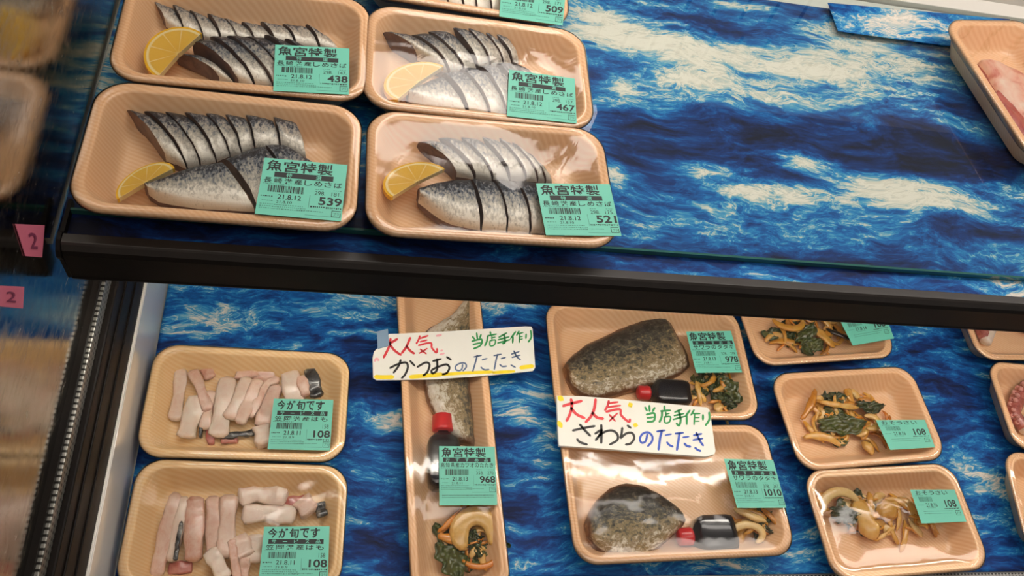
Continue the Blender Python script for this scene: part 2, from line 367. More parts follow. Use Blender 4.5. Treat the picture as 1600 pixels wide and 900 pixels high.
def label_print(kind, price, weight):
    s = Sheet(); M0, INV, GR = 0, 1, 2; h = 50
    if kind == 'small':
        s.spaced('おそうさい', 5, 1.2, 50, 6.0, .008); s.dashes(4, 6.6, 14)
        s.barcode(7, 8.2, 25, 13.6, GR); s.dashes(3, 17, 11); s.text('21.8.16', 14, 15.2, 29, 19.4, .01); s.dashes(15, 20.4, 26)
        s.text('108', 40, 11.8, 55, 20.2, .02); s.dashes(37, 21.2, 57, 1.3, M0); s.dashes(8, 24, 47); s.dashes(8, 26.5, 44)
        hb = 24
    else:
        if kind == 'hamo':
            s.spaced('今が旬です', 3.5, 1.5, 52, 11, .03, fill=.93); bar = (5, 55, 'サービス品'); y2 = '笠岡港産はも'; x2 = (3, 57)
        elif kind == 'saba':
            s.spaced('魚宮特製', 2, 1.5, 50.5, 11.5, .018, fill=.96); bar = (8.8, 51, '特選'); y2 = '長崎港産しめさば'; x2 = (2, 59)
        elif kind == 'sawara':
            s.spaced('魚宮特製', 2, 1.5, 50.5, 11.5, .02, fill=.96); bar = (5, 58, 'おすすめ品'); y2 = 'サワラのタタキ'; x2 = (4.5, 59)
        else:
            s.spaced('魚宮特製', 2, 1.5, 50.5, 11.5, .02, fill=.96); bar = (4, 55, 'おすすめ品'); y2 = '高知県産カツオのたたき'; x2 = (1.5, 58.5)
        s.rect(bar[0], 12, bar[1], 16.6, M0); n = len(bar[2]); w_ = (bar[1] - bar[0]) / n
        for i, ch in enumerate(bar[2]):
            xx = bar[0] + w_ * (i + .5)
            if ch == 'ー': s.rect(xx - 2, 14, xx + 2, 14.7, INV, .08)
            else: s.text(ch, xx - 2, 12.5, xx + 2, 16.2, .01, INV, .08)
        s.spaced(y2, x2[0], 17.3, x2[1], 22, .012)
        s.dashes(2, 22.6, 22); s.barcode(6, 24, 31, 30, M0 if kind != 'sawara' else GR)
        if kind == 'hamo': s.text('158', 51, 25, 57, 29, .0)
        else: s.text(weight[0] + '.', 39, 26, 46.5, 29.4, .0); s.text(weight[1] + '.', 51, 26, 58, 29.4, .0); s.dashes(39, 24.2, 45); s.dashes(52, 24.2, 58)
        s.dashes(1.8, 33.4, 10, 1.1, M0)
        day = {'hamo': '11', 'saba': '12', 'sawara': '13', 'katsuo': '13'}[kind]; made = {'hamo': '21.8.9', 'saba': '21.8.10', 'sawara': '21.8.11', 'katsuo': '21.8.11'}[kind]
        s.text('21.8.' + day, 13.5, 31.6, 30, 35.8, .012); s.text(made, 13, 37, 24, 39.2, .0); s.dashes(3, 37.4, 11)
        s.rect(35.8, 30, 36.1, 41, GR)
        s.text(price, 42.5 if len(price) == 3 else 38.5, 30.8, 59, 38, .025); s.dashes(37, 39.2, 59, 1.5, M0)
        for yy in (40.4, 42.2, 44.0): s.dashes(2, yy, 34 if yy > 42 else 32)
        s.dashes(28, 43.5, 47); s.rect(34, 47.2, 52, 47.45, GR); hb = 41.8
        if kind == 'katsuo':
            for yy in (50, 52): s.dashes(3, yy, 57, .9, M0 if yy < 51 else GR)
            h = 60
    bx = 50 if kind == 'small' else 52.5
    for r_ in ((bx, hb, bx + 6.5, hb + .5), (bx, hb + 5, bx + 6.5, hb + 5.5), (bx, hb, bx + .5, hb + 5.2), (bx + 6, hb + 1.6, bx + 6.5, hb + 5.2)): s.rect(*r_, 0)
    s.text('プラ', bx + 1.5, hb + 1.5, bx + 5.3, hb + 4.1)
    return s, (37 if kind == 'small' else h)
def add_label(root, corners, z, kind, price, weight=None):
    TL, TR, BR, BL = [at(q[0], q[1], z) for q in corners]
    sh, hh = label_print(kind, price, weight)
    def mp(x, y, l=0.0):
        u, v = x / 60, y / hh
        q = TL * (1 - u) * (1 - v) + TR * u * (1 - v) + BR * u * v + BL * (1 - u) * v
        return (q[0], q[1], z + l)
    n = 6; V = [mp(60 * i / n, 0 if j == 0 else hh, l) for l in (0, .00018) for j in (0, 1) for i in range(n + 1)]
    k = n + 1; F = []
    for i in range(n):
        F += [(2 * k + i, 3 * k + i, 3 * k + i + 1, 2 * k + i + 1), (i, i + 1, k + i + 1, k + i), (i, 2 * k + i, 2 * k + i + 1, i + 1), (k + i, k + i + 1, 3 * k + i + 1, 3 * k + i)]
    F += [(0, k, 3 * k, 2 * k), (n, 2 * k + n, 3 * k + n, k + n)]
    lab = obj('price_label', V, F, M['label'], root, smooth=False)
    V, F, FM = merge(sh.parts); V = [mp(x, y, .0003 + l * .001) for x, y, l in V]
    obj('print', V, F, [M['ink'], M['label'], M['inkgrey']], lab, fm=FM, smooth=False)
    return lab

# ---------------------------------------------------------------- trays
_tm = {}
def tray_mesh(W, D, mat):
    key = (W, D, mat.name)
    if key in _tm: return _tm[key]
    r0 = .024 if min(W, D) > .1 else .018
    prof = [(.0185, .0), (.0165, .001), (.0060, .020), (.0018, .0245), (.0002, .0262), (.0, .0280), (.0008, .0294), (.0022, .0300), (.0036, .0298), (.0045, .0290), (.0052, .0288),
            (.0062, .0292), (.0074, .0288), (.0084, .0275), (.0112, .0215), (.0172, .0105), (.0196, .0062), (.0222, .0040), (.0255, .0031), (.0340, .0029)]
    V = []; nn = 8; K = 4 * (nn + 1)
    for off, z in prof:
        for (x, y) in rrect(W - 2 * off, D - 2 * off, max(r0 - off * .55, .008), nn): V.append((x, y, z))
    F = []
    for i in range(len(prof) - 1):
        for j in range(K): F.append((i * K + j, i * K + (j + 1) % K, (i + 1) * K + (j + 1) % K, (i + 1) * K + j))
    F.append(tuple(range(K - 1, -1, -1))); F.append(tuple((len(prof) - 1) * K + j for j in range(K)))
    me = me_('tray', V, F, mat); _tm[key] = me; return me
def film_mesh(W, D, mat, sag=.0012, ridges=(), ph=0.0):
    V = []; F = []; rings = 16; nn = 8; K = 4 * (nn + 1)
    base = np.array(rrect(W - .003, D - .003, .0235 if min(W, D) > .1 else .0175, nn))
    for i in range(rings + 1):
        s = 1 - i / (rings + .5)
        for x, y in base * s:
            e = 1 - s ** 6
            z = .0305 - sag * e + .00035 * math.sin(x * 95 + ph) * math.sin(y * 120 + ph * 2) * e
            for rx, ry, rr, hh in ridges: z += hh * math.exp(-((x - rx) ** 2 + (y - ry) ** 2) / rr ** 2)
            V.append((x, y, z))
    for i in range(rings):
        for j in range(K): F.append((i * K + j, i * K + (j + 1) % K, (i + 1) * K + (j + 1) % K, (i + 1) * K + j))
    F.append(tuple(rings * K + j for j in range(K)))
    # the wrap folds down over the outside of the rim
    b0 = len(V)
    for z, g in ((.029, 1.0), (.0262, 1.0), (.018, .0)):
        ww = .0012 if z > .02 else -.0135
        for x, y in rrect(W + ww, D + ww, .0245 if min(W, D) > .1 else .0185, nn): V.append((x, y, z))
    prev = 0
    for q in range(3):
        for j in range(K): F.append((prev + (j + 1) % K, prev + j, b0 + q * K + j, b0 + q * K + (j + 1) % K))
        prev = b0 + q * K
    return me_('wrap_film', V, F, mat)
def pack(name, cx, cy, z, rz, W, D, label, cat, group=None, mat='tray', film='film_clean', sag=.0012, ridges=(), ph=0.0):
    r = empty(name, (cx, cy, z), math.radians(rz), label, cat, group)
    t = bpy.data.objects.new('tray', tray_mesh(W, D, M[mat])); t.parent = r; COL.objects.link(t)
    f = bpy.data.objects.new('wrap_film', film_mesh(W, D, M[film], sag, ridges, ph)); f.parent = r; COL.objects.link(f)
    return r
def rot(x, y, deg): a = math.radians(deg); return x * math.cos(a) - y * math.sin(a), x * math.sin(a) + y * math.cos(a)
def from_corner(c, cx, cy, deg, W, D):
    sx, sy = {'TL': (-1, 1), 'TR': (1, 1), 'BL': (-1, -1), 'BR': (1, -1)}[c]; dx, dy = rot(-sx * W / 2, -sy * D / 2, deg); return cx + dx, cy + dy

# ================================================================ THE CASE
# display deck of the lower level
m_, nt, ns, ls, b = newmat('white_enamel_wall'); setp(b, color=(.64, .60, .56), rough=.22, coat=.8, coatr=.05); M['white'] = m_
WX = -.197
tag(box('floor', -.22, 1.45, .145, .86, -.03, -.0015, plain('deck_steel', (.30, .29, .27), .4)), kind='structure')
# side wall: enamel skirting, black rail with a perforated metal strip, mirror-like panel above
tag(box('wall_left', WX - .02, -.1815, -.6, .86, -.03, .0845, M['white'], bw=.0005), kind='structure')
m_, nt, ns, ls, b = newmat('worn_mirror_panel'); setp(b, rough=.06, metal=1.0)
n_ = noise(ns, ls, mapping(ns, ls, geo(ns), (1, 22, 60)), 3.0, 8, .7, .6); n2_ = noise(ns, ls, geo(ns), 14, 6, .65, .5)
r_ = ramp(ns, [(.35, (.34, .32, .28)), (.75, (.50, .47, .41))]); ls.new(n2_, r_.inputs[0]); ls.new(r_.outputs[0], b.inputs['Base Color'])
rr_ = ramp(ns, [(.40, (.09, .09, .09)), (.70, (.30, .30, .30))]); ls.new(n_, rr_.inputs[0]); ls.new(rr_.outputs[0], b.inputs['Roughness'])
bump(ns, ls, b, n_, .03, .001)
tag(box('wall_left_mirror', WX - .02, WX, -.6, .86, .190, 1.0, m_), kind='structure')
rail = empty('trim_1', (-.19, .2, .088)); tag(rail, kind='structure')
box('rail_face', WX - .02, -.1840, -.6, .86, .0848, .1695, M['black'], rail, .0015)
box('rail_lip', -.1842, -.1825, -.6, .86, .0848, .0863, plain('pale_lip', (.72, .68, .62), .3), rail, .0005)
box('rail_groove', -.1842, -.1825, -.6, .86, .115, .118, M['black'], rail, .0005)
box('rail_bead', -.1842, -.1822, -.6, .86, .140, .150, M['black'], rail, .001)
# perforated strip
m_, nt, ns, ls, b = newmat('perforated_strip'); setp(b, rough=.35, metal=.8)
v = mapping(ns, ls, geo(ns), (0, 210, 210)); vo = ns.new('ShaderNodeTexVoronoi'); vo.inputs['Scale'].default_value = 1; vo.inputs['Randomness'].default_value = 0; ls.new(v, vo.inputs['Vector'])
r_ = ramp(ns, [(.22, (.03, .028, .025)), (.30, (.34, .33, .30))]); ls.new(vo.outputs['Distance'], r_.inputs[0]); ls.new(r_.outputs[0], b.inputs['Base Color'])
box('perforated_strip', WX - .02, -.1890, -.6, .86, .1705, .1865, m_, rail, .0006)
box('rail_seal', WX - .02, -.192, -.6, .86, .1865, .191, M['black'], rail)

# ocean sheets
def swell_shade_field(x, y, blobs, base):
    s = np.full(x.shape, base)
    for bx, by, rx, ry, am in blobs: s = s + am * np.exp(-((x - bx) / rx) ** 2 - ((y - by) / ry) ** 2)
    return s
def sheet(name, x0, x1, y0, y1, z, blobs, base, label, thick=.0008, lift=None, nx=260, ny=150):
    xs = np.linspace(x0, x1, nx); ys = np.linspace(y0, y1, ny); X, Y = np.meshgrid(xs, ys); Z = np.full(X.shape, z)
    if lift is not None: Z = Z + lift(X, Y)
    V = np.c_[X.ravel(), Y.ravel(), Z.ravel()]
    V = np.r_[V, V - [0, 0, thick]]; N = nx * ny
    F = [(j * nx + i, j * nx + i + 1, (j + 1) * nx + i + 1, (j + 1) * nx + i) for j in range(ny - 1) for i in range(nx - 1)]
    loop = [i for i in range(nx)] + [j * nx + nx - 1 for j in range(1, ny)] + [(ny - 1) * nx + i for i in range(nx - 2, -1, -1)] + [j * nx for j in range(ny - 2, 0, -1)]
    F += [(loop[(k + 1) % len(loop)], loop[k], loop[k] + N, loop[(k + 1) % len(loop)] + N) for k in range(len(loop))]
    F.append(tuple(k + N for k in reversed(loop)))
    o = obj(name, V, F, M['ocean']); S = swell_shade_field(V[:, 0], V[:, 1], blobs, base)
    at_ = o.data.attributes.new('swell_shade', 'FLOAT', 'POINT'); at_.data.foreach_set('value', S.astype(np.float32)); return tag(o, label, 'mat')
def blobs_px(L, z, kx=.00043, ky=.00062):
    out = []
    for x, y, rx, ry, am in L:
        q = at(x, y, z); d = np.linalg.norm(at(x + 1, y, z) - q); e = np.linalg.norm(at(x, y + 1, z) - q); out.append((q[0], q[1], rx * d, ry * e, am * .72))
    return out
up = blobs_px([(960, 30, 70, 18, .25), (1010, 55, 60, 15, .3), (1120, 70, 140, 26, .42), (1250, 98, 110, 22, .42), (1340, 70, 60, 22, .3), (1410, 112, 60, 22, .3), (1060, 110, 60, 14, .3),
               (1180, 6, 60, 8, .4), (1050, 4, 60, 8, .3), (985, 132, 22, 12, .4), (1290, 35, 60, 12, .25), (1000, 90, 90, 40, .1), (1200, 120, 200, 40, .12),
               (1380, 30, 110, 18, -.35), (1080, 22, 80, 10, -.2), (1250, 190, 260, 26, -.34), (1000, 190, 80, 30, -.22), (1150, 235, 180, 25, -.25), (1440, 255, 90, 16, -.45), (1530, 230, 80, 30, -.25),
               (1320, 160, 120, 16, -.1), (1265, 248, 34, 12, .62), (1100, 262, 55, 12, .55), (1230, 297, 95, 16, .45), (1160, 292, 50, 12, .25), (1400, 290, 70, 20, .40), (1490, 312, 60, 16, .38), (1560, 322, 40, 14, .3),
               (1250, 342, 130, 16, .16), (968, 268, 16, 14, .35), (1120, 352, 60, 16, .15), (1010, 352, 40, 16, .22), (1430, 352, 110, 18, -.12), (1130, 376, 200, 12, .06), (1590, 395, 50, 16, .22),
               (1180, 400, 130, 10, .02), (1020, 300, 60, 22, -.05), (1230, 262, 90, 7, .0), (1500, 60, 40, 18, .1),
               (500, 365, 330, 60, -.42), (110, 330, 90, 110, -.2), (130, 60, 60, 70, .22), (880, 380, 60, 20, -.2), (950, 215, 20, 20, .15)], SHELF)  # large front-left dark blob paints shade ahead of the trays into the print
lo_ = blobs_px([(450, 490, 170, 36, .20), (330, 500, 60, 18, .12), (800, 478, 60, 14, .28), (600, 490, 40, 30, .12), (560, 560, 60, 60, -.16), (600, 615, 60, 22, -.25), (600, 662, 60, 18, .34), (590, 740, 40, 20, .12), (590, 820, 60, 50, -.2),
                (840, 600, 24, 20, .25), (815, 650, 20, 20, .3), (820, 540, 30, 26, -.18), (840, 780, 40, 30, .12), (850, 850, 30, 30, -.12), (560, 880, 30, 14, .2), (870, 700, 30, 20, .15),
                (1175, 520, 20, 14, .2), (1190, 600, 30, 20, -.2), (1450, 540, 70, 26, -.05), (1480, 600, 50, 30, -.28), (1510, 670, 60, 30, -.1), (1560, 760, 50, 16, .25), (1530, 690, 40, 14, .28), (1430, 505, 50, 14, .15),
                (1210, 700, 24, 30, -.2), (1250, 880, 24, 20, .25), (1580, 850, 40, 30, -.2), (1290, 578, 90, 10, -.3), (1230, 655, 40, 20, -.1), (200, 720, 60, 30, -.3)], 0)  # two dark blobs paint shadows of the rear vegetable tray and eel trays
sheet('ocean_print_sheet', -.1805, 1.15, .180, .80, 0.0, lo_, .425, 'blue ocean-wave printed sheet covering the lower deck beneath the metal shelf bar', ny=170)
sheet('ocean_print_sheet', -.1950, 1.00, .3485, .7125, SHELF - .0062, up, .48, 'blue ocean-wave printed sheet under the glass of the upper shelf', nx=300, ny=170)
sheet('ocean_print_sheet', .50, .72, .668, .712, SHELF + .0015, [(.58, .70, .05, .012, .12)], .42, 'curling corner of spare blue ocean sheet at the back of the upper shelf', .0006,
      lambda X, Y: .012 * np.clip((Y - .69) / .02, 0, 1) ** 2 * np.clip((X - .50) / .22, 0, 1), nx=60, ny=30)
# glass shelf with its rail
gs = empty('glass_shelf', (.35, .36, .26), 0, 'long glass shelf with a black front rail across the middle of the case', 'shelf')
m_, nt, ns, ls, b = newmat('clear_glass'); out_ = ns['Material Output']; ns.remove(b)
t_ = node(ns, 'ShaderNodeBsdfTransparent'); t_.inputs[0].default_value = (.95, .975, .965, 1); g_ = node(ns, 'ShaderNodeBsdfGlossy'); g_.inputs['Roughness'].default_value = .02
fr_ = node(ns, 'ShaderNodeFresnel'); fr_.inputs[0].default_value = 1.5; mx_ = node(ns, 'ShaderNodeMixShader'); f_ = math_(ns, ls, 'MULTIPLY', fr_.outputs[0], math_(ns, ls, 'SUBTRACT', 1.0, ns.new('ShaderNodeNewGeometry').outputs['Backfacing']), True)
ls.new(f_, mx_.inputs[0]); ls.new(t_.outputs[0], mx_.inputs[1]); ls.new(g_.outputs[0], mx_.inputs[2]); ls.new(mx_.outputs[0], out_.inputs[0])
box('glass_panel', -.1955, 1.02, .3712, .735, SHELF - .0052, SHELF, m_, gs)
box('glass_edge', -.1885, 1.02, .3690, .3710, SHELF - .0052, SHELF, plain('green_glass_edge', (.02, .10, .085), .12, coat=.5), gs)
v = []; prof_ = [(.3475, .3055), (.3480, .2985), (.3480, .2650), (.3350, .2650), (.3345, .2668), (.3352, .2690), (.3350, .2960), (.3362, .3000), (.3385, .3045), (.3400, .3060)]
K_ = len(prof_); V_ = [(x, y, z) for x in (-.1885, 1.02) for y, z in prof_]
F_ = [(i, (i + 1) % K_, K_ + (i + 1) % K_, K_ + i) for i in range(K_)] + [tuple(range(K_ - 1, -1, -1)), tuple(range(K_, 2 * K_))]
fr = obj('front_rail', V_, F_, [M['black'], M['railtop']], gs, fm=[0] * 7 + [1, 1, 1] + [0, 0], smooth=False); bevel(fr, .0005)
box('shelf_pan', -.195, 1.02, .3481, .735, SHELF - .014, SHELF - .0075, plain('shelf_pan_white', (.62, .60, .56), .35), gs)
V_ = [(x, y, z) for x in (-.1915, -.1886) for y, z in ((.3350, .302), (.3325, .297), (.3352, .290), (.336, .2652), (.349, .2652), (.352, .2895), (.378, .2895), (.378, .3035), (.350, .3035), (.3475, .3066), (.341, .3066))]
K_ = 11; obj('end_cap', V_, [(i, (i + 1) % K_, K_ + (i + 1) % K_, K_ + i) for i in range(K_)] + [tuple(range(K_ - 1, -1, -1)), tuple(range(K_, 2 * K_))], M['black'], gs, smooth=False)
# back wall with slots
m_, nt, ns, ls, b = newmat('back_panel'); setp(b, color=(.66, .63, .58), rough=.4)
bw_ = empty('wall_back', (.5, .76, 0)); tag(bw_, kind='structure')
box('panel', -.2, 1.4, .760, .775, -.03, .52, m_, bw_)
sl_ = merge([(*boxv(.30 + i * .035, .3035 + i * .035, .7585, .7602, .335, .375), 0) for i in range(30)] + [(*boxv(.28 + i * .035, .2835 + i * .035, .7585, .7602, .40, .44), 0) for i in range(30)])
obj('vent_slots', sl_[0], sl_[1], plain('slot_dark', (.03, .028, .025), .6), bw_, smooth=False)
box('ledge', -.2, 1.4, .737, .760, SHELF - .012, SHELF - .001, m_, bw_, .001)
# front air grille
m_, nt, ns, ls, b = newmat('honeycomb_grille'); setp(b, rough=.4)
v = mapping(ns, ls, geo(ns), (230, 230, 0)); vo = ns.new('ShaderNodeTexVoronoi'); vo.inputs['Scale'].default_value = 1; vo.inputs['Randomness'].default_value = 0; ls.new(v, vo.inputs['Vector'])
r_ = ramp(ns, [(.30, (.01, .01, .01)), (.40, (.32, .31, .29))]); ls.new(vo.outputs['Distance'], r_.inputs[0]); ls.new(r_.outputs[0], b.inputs['Base Color'])
tag(box('trim_2', -.18, 1.45, .08, .1785, -.02, .0005, m_), kind='structure')

# lights the case has
tag(box('canopy_light', -.10, 1.7, .55, .76, 1.0, 1.03, emis('canopy_diffuser', (1, .93, .86), CANOPY_E), bw=.002), 'long warm white light panel above the case', 'light')
rl = empty('rear_light', (.4, .775, .62), 0, 'warm white light box on the back wall above the upper shelf', 'light')
em_ = emis('rear_diffuser', (1, .90, .82), REAR_E)
box('diffuser', .035, .268, .77, .785, .565, .76, em_, rl); box('diffuser', .290, .325, .77, .785, .565, .76, em_, rl); box('bulb', .2, .211, .77, .78, .492, .53, emis('bulb_glow', (1, .97, .92), 30), rl)
box('divider', .268, .290, .765, .785, .565, .76, M['black'], rl)
tag(box('strip_light', -.17, 1.0, .362, .374, .277, .287, emis('strip_diffuser', (1, .93, .84), STRIP_E), bw=.001), 'slim light strip under the glass shelf behind the front rail', 'light')

# pink stickers on the side panel
def sticker(name, c, label, digit):
    P = [atX(q[0], q[1], WX + .0008) for q in c]
    n = 2; V = [P[0], P[1], P[2], P[3]] + [p + np.array([-.0004, 0, 0]) for p in P]
    o = obj(name, V, [(0, 3, 2, 1), (4, 5, 6, 7), (0, 1, 5, 4), (1, 2, 6, 5), (2, 3, 7, 6), (3, 0, 4, 7)], plain('pink_paper', (.48, .11, .17), .6), smooth=False); tag(o, label, 'sticker', 'pink stickers on the side panel')
    v, f = glyphs(digit, .01); lo, hi = v.min(0), v.max(0); q = (v - lo) / (hi - lo)
    W_ = [(P[0] * (1 - a) * b_ + P[1] * a * b_ + P[2] * a * (1 - b_) + P[3] * (1 - a) * (1 - b_)) + np.array([.0004, 0, 0]) for a, b_ in zip(.35 + q[:, 0] * .35, .25 + q[:, 1] * .5)]
    obj('digit', W_, f, plain('sticker_ink', (.16, .02, .06), .6), o, smooth=False)
sticker('pink_sticker', [(24, 350), (70, 352), (66, 402), (40, 400)], 'pink paper sticker on the mirrored side panel, level with the black shelf rail', '2')
sticker('pink_sticker', [(-8, 446), (38, 448), (36, 482), (-8, 478)], 'pink paper sticker on the mirrored side panel just below the black shelf rail', '2')

# ================================================================ PACKS
W0, D0 = .192, .118
SZ = SHELF + .0005; LZ = SHELF + RIM + .0018; DZ = .0006; LD = RIM + .0018
packs = {}
packs['438'] = pack('mackerel_pack', *from_corner('BL', -.1786, .4700, .6, W0, D0), SZ, .6, W0, D0, 'wrapped foam tray of cured mackerel priced 438, upper left on the glass shelf', 'fish pack', 'mackerel packs on the glass shelf', film='film_clean', ph=.3)
packs['539'] = pack('mackerel_pack', -.086, .4073, SZ, -.5, W0, D0, 'wrapped foam tray of cured mackerel priced 539, at the left end of the shelf edge', 'fish pack', 'mackerel packs on the glass shelf', film='film_clean', ph=1.3)
packs['467'] = pack('mackerel_pack', .1061, .5264, SZ, -.5, W0, D0, 'wrapped foam tray of cured mackerel priced 467, behind the 521 pack', 'fish pack', 'mackerel packs on the glass shelf', film='film_wavy', ph=2.1)
packs['521'] = pack('mackerel_pack', .1114, .4072, SZ, .9, W0, D0, 'wrapped foam tray of cured mackerel priced 521, nearest the shelf edge beside bare mat', 'fish pack', 'mackerel packs on the glass shelf', film='film_wavy', ph=3.3)
packs['509'] = pack('mackerel_pack', *from_corner('BR', .1905, .589, -2.5, W0, D0), SZ, -2.5, W0, D0, 'wrapped foam tray of cured mackerel priced 509, cut off by the top of the photo', 'fish pack', 'mackerel packs on the glass shelf', ph=4)
for k, c in {'438': [(430, 70), (546, 76), (545, 148), (427, 142)], '539': [(413.5, 246.5), (543, 258), (533, 346), (398, 334)], '467': [(795.5, 109), (898, 123), (901, 193), (792, 181.5)],
             '521': [(837.5, 286.6), (952.6, 288), (971, 369), (853, 367.5)], '509': [(785, -42), (886, -32), (879, 40), (780, 26)]}.items():
    add_label(packs[k], c, LZ, 'saba', k, ('298', {'438': '147', '539': '181', '467': '157', '521': '175', '509': '171'}[k]))
RD = .118; RL = .192
cx_, cy_ = from_corner('TL', .6076, .6731, 9.3, RD, RL)
pack('fish_cutlet_pack', cx_, cy_, SZ, 9.3, RD, RL, 'wrapped foam tray of pale pink fish turned lengthways at the right end of the shelf', 'fish pack', film='film_wavy', ph=.4)
cx2, cy2 = from_corner('TL', .730, .697, 9.3, RD, RL)
pack('fish_cutlet_pack', cx2, cy2, SZ, 9.3, RD, RL, 'wrapped foam tray just peeking in at the top right edge of the photo', 'fish pack', ph=1.4)

packs['H1'] = pack('conger_pack', -.080, .3441, DZ, -.7, W0, D0, 'wrapped foam tray of conger eel strips, the upper of two on the lower deck', 'fish pack', 'conger eel packs at the left of the lower deck', 'tray_yellow', ph=.9)
packs['H2'] = pack('conger_pack', *from_corner('TR', *at(545, 728, .03)[:2], -1.2, W0, D0), DZ, -1.2, W0, D0, 'wrapped foam tray of conger eel strips at the bottom left, nearest the front', 'fish pack', 'conger eel packs at the left of the lower deck', 'tray_yellow', film='film_wavy', ph=2.4)
add_label(packs['H1'], [(428, 623), (521, 625), (515.5, 704), (418, 702)], LD, 'hamo', '108')
add_label(packs['H2'], [(413, 823), (515, 822.4), (512, 908), (404, 906)], LD, 'hamo', '108')
KW, KL = .0935, .40
kx, ky = rot(0, -KL / 2, 3.3)
packs['K'] = pack('bonito_pack', .1415 - kx - .0125, .1600 - ky, DZ, 3.3, KW, KL, 'long narrow wrapped tray of seared bonito with sauce and simmered vegetables', 'fish pack', film='film_clean', ph=1.1, mat='tray')
add_label(packs['K'], [(686, 697), (773, 698), (777, 789), (686.5, 789.6)], LD + .001, 'katsuo', '968', ('358', '270'))
SW, SD = .2385, .1426
packs['S1'] = pack('seared_fish_pack', .3531, .4109, DZ, .8, SW, SD, 'wide wrapped tray of seared spanish mackerel priced 978, touching the shelf bar', 'fish pack', 'seared spanish mackerel packs', film='film_clean', ph=2.7)
packs['S2'] = pack('seared_fish_pack', *from_corner('TR', *at(1193, 663, .03)[:2], 2.2, SW, SD), DZ, 2.2, SW, SD, 'wide wrapped tray of seared spanish mackerel priced 1010, with bold glare on its film', 'fish pack', 'seared spanish mackerel packs', film='film_loose', ph=3.9)
add_label(packs['S1'], [(1072, 518), (1142, 517), (1159.6, 582), (1087.6, 582.5)], LD, 'sawara', '978', ('378', '259'))
add_label(packs['S2'], [(1131, 717), (1208, 718.8), (1228.5, 793.6), (1151.7, 793.6)], LD + .001, 'sawara', '1010', ('378', '267'))
packs['O0'] = pack('vegetable_pack', *from_corner('BL', .4851, .4085, 6.5, W0, D0), DZ, 6.5, W0, D0, 'wrapped tray of simmered vegetables half hidden behind the black shelf bar', 'food pack', 'simmered vegetable packs priced 108', 'tray', ph=.2)
packs['O1'] = pack('vegetable_pack', .5976, .3498, DZ, 5.6, W0, D0, 'wrapped tray of simmered vegetables, the middle one of the column of three', 'food pack', 'simmered vegetable packs priced 108', 'tray', ph=1.2)
packs['O2'] = pack('vegetable_pack', .6079, .2300, DZ, 3.7, W0, D0, 'wrapped tray of simmered vegetables at the front, under heavy white glare', 'food pack', 'simmered vegetable packs priced 108', 'tray', film='film_wavy', ph=2.2, sag=.0055, ridges=[(0, -.058, .03, -.003)])
add_label(packs['O0'], [(1310.7, 498), (1381, 485), (1397, 529), (1332.5, 540)], LD, 'small', '108')
add_label(packs['O1'], [(1368.5, 656.5), (1445, 656), (1461, 699), (1391, 703)], LD, 'small', '108')
add_label(packs['O2'], [(1422, 765), (1491, 765), (1510, 815), (1440, 818)], LD, 'small', '108')
packs['A'] = pack('octopus_pack', *from_corner('BL', .7945, .4315, 2.3, W0, D0), DZ, 2.3, W0, D0, 'wrapped tray of octopus half hidden behind the shelf bar at the right edge', 'fish pack', 'octopus packs at the right edge', ph=.6)
packs['B'] = pack('octopus_pack', *from_corner('TL', .8016, .4305, -2.7, W0, D0), DZ, -2.7, W0, D0, 'wrapped tray of octopus at the right edge, the middle one of three', 'fish pack', 'octopus packs at the right edge', ph=1.6)
packs['C'] = pack('octopus_pack', *from_corner('TL', .7763, .3125, -7.0, W0, D0), DZ, -7.0, W0, D0, 'wrapped tray at the right edge nearest the front, its contents out of frame', 'fish pack', film='film_wavy', ph=2.6)

# ---------------------------------------------------------------- mackerel fillets
def fillet(pairs, z0, H, mat, label, group='cured mackerel fillets', cuts=None, tilt=.0034, gap=.075, name='mackerel_fillet'):
    A = px([p[0] for p in pairs], z0 + H * .6); B = px([p[1] for p in pairs], z0 + H * .5); n = len(pairs)
    cuts = list(range(n)) if cuts is None else cuts
    r = empty(name, (*((A + B) / 2).mean(0)[:2], z0), 0, label, 'fish', group)
    for k in range(len(cuts) - 1):
        i0, i1 = cuts[k], cuts[k + 1]
        a = A[i0:i1 + 1]; b_ = B[i0:i1 + 1]
        a = resample(a, 8); b_ = resample(b_, 8)
        g = gap / (i1 - i0); jit = random.uniform(-.0008, .0008)
        a2 = np.array([a[0] * (1 - u) + a[-1] * u if i1 - i0 == 1 else resample(a, 50)[int(round(u * 49))] for u in np.linspace(g * .3, 1 - g * .7, 9)]) + [jit, jit, 0]
        b2 = np.array([b_[0] * (1 - u) + b_[-1] * u if i1 - i0 == 1 else resample(b_, 50)[int(round(u * 49))] for u in np.linspace(g * .5, 1 - g * .5, 9)]) + [0, jit, 0]
        # gentle sideways curve of the cut
        V, F, fm, UV = patch(a2, b2, H * random.uniform(.92, 1.05), z0, 9, 16, tilt, .0004, i0 / (n - 1), i1 / (n - 1), .06)
        V = roughen(V, .0007, 130)
        V = np.array(V); t = np.array(UV)[:, 1]; d = (B[i0] - A[i0])[:2]; L = np.linalg.norm(d); nrm = np.array([-d[1], d[0]]) / L
        V[:, :2] += nrm * (L * .045 * np.sin(t * math.pi))[:, None]
        so = obj('slice', V, F, [mat, M['flesh']], r, fm=fm, uvs=UV); so.data.set_sharp_from_angle(angle=.9)
    return r
FZ = SHELF + .0042
fillet([((238, 6), (258, 40)), ((268, 12), (288, 55)), ((297, 19), (318, 62)), ((322, 27), (346, 66)), ((350, 33), (372, 66)), ((378, 38), (400, 68)), ((405, 40), (430, 70)), ((440, 42), (462, 74)), ((475, 42), (500, 78)), ((505, 58), (530, 84))],
       FZ, .011, M['mack_pale'], 'sliced silvery mackerel fillet lying behind the other in the 438 pack')
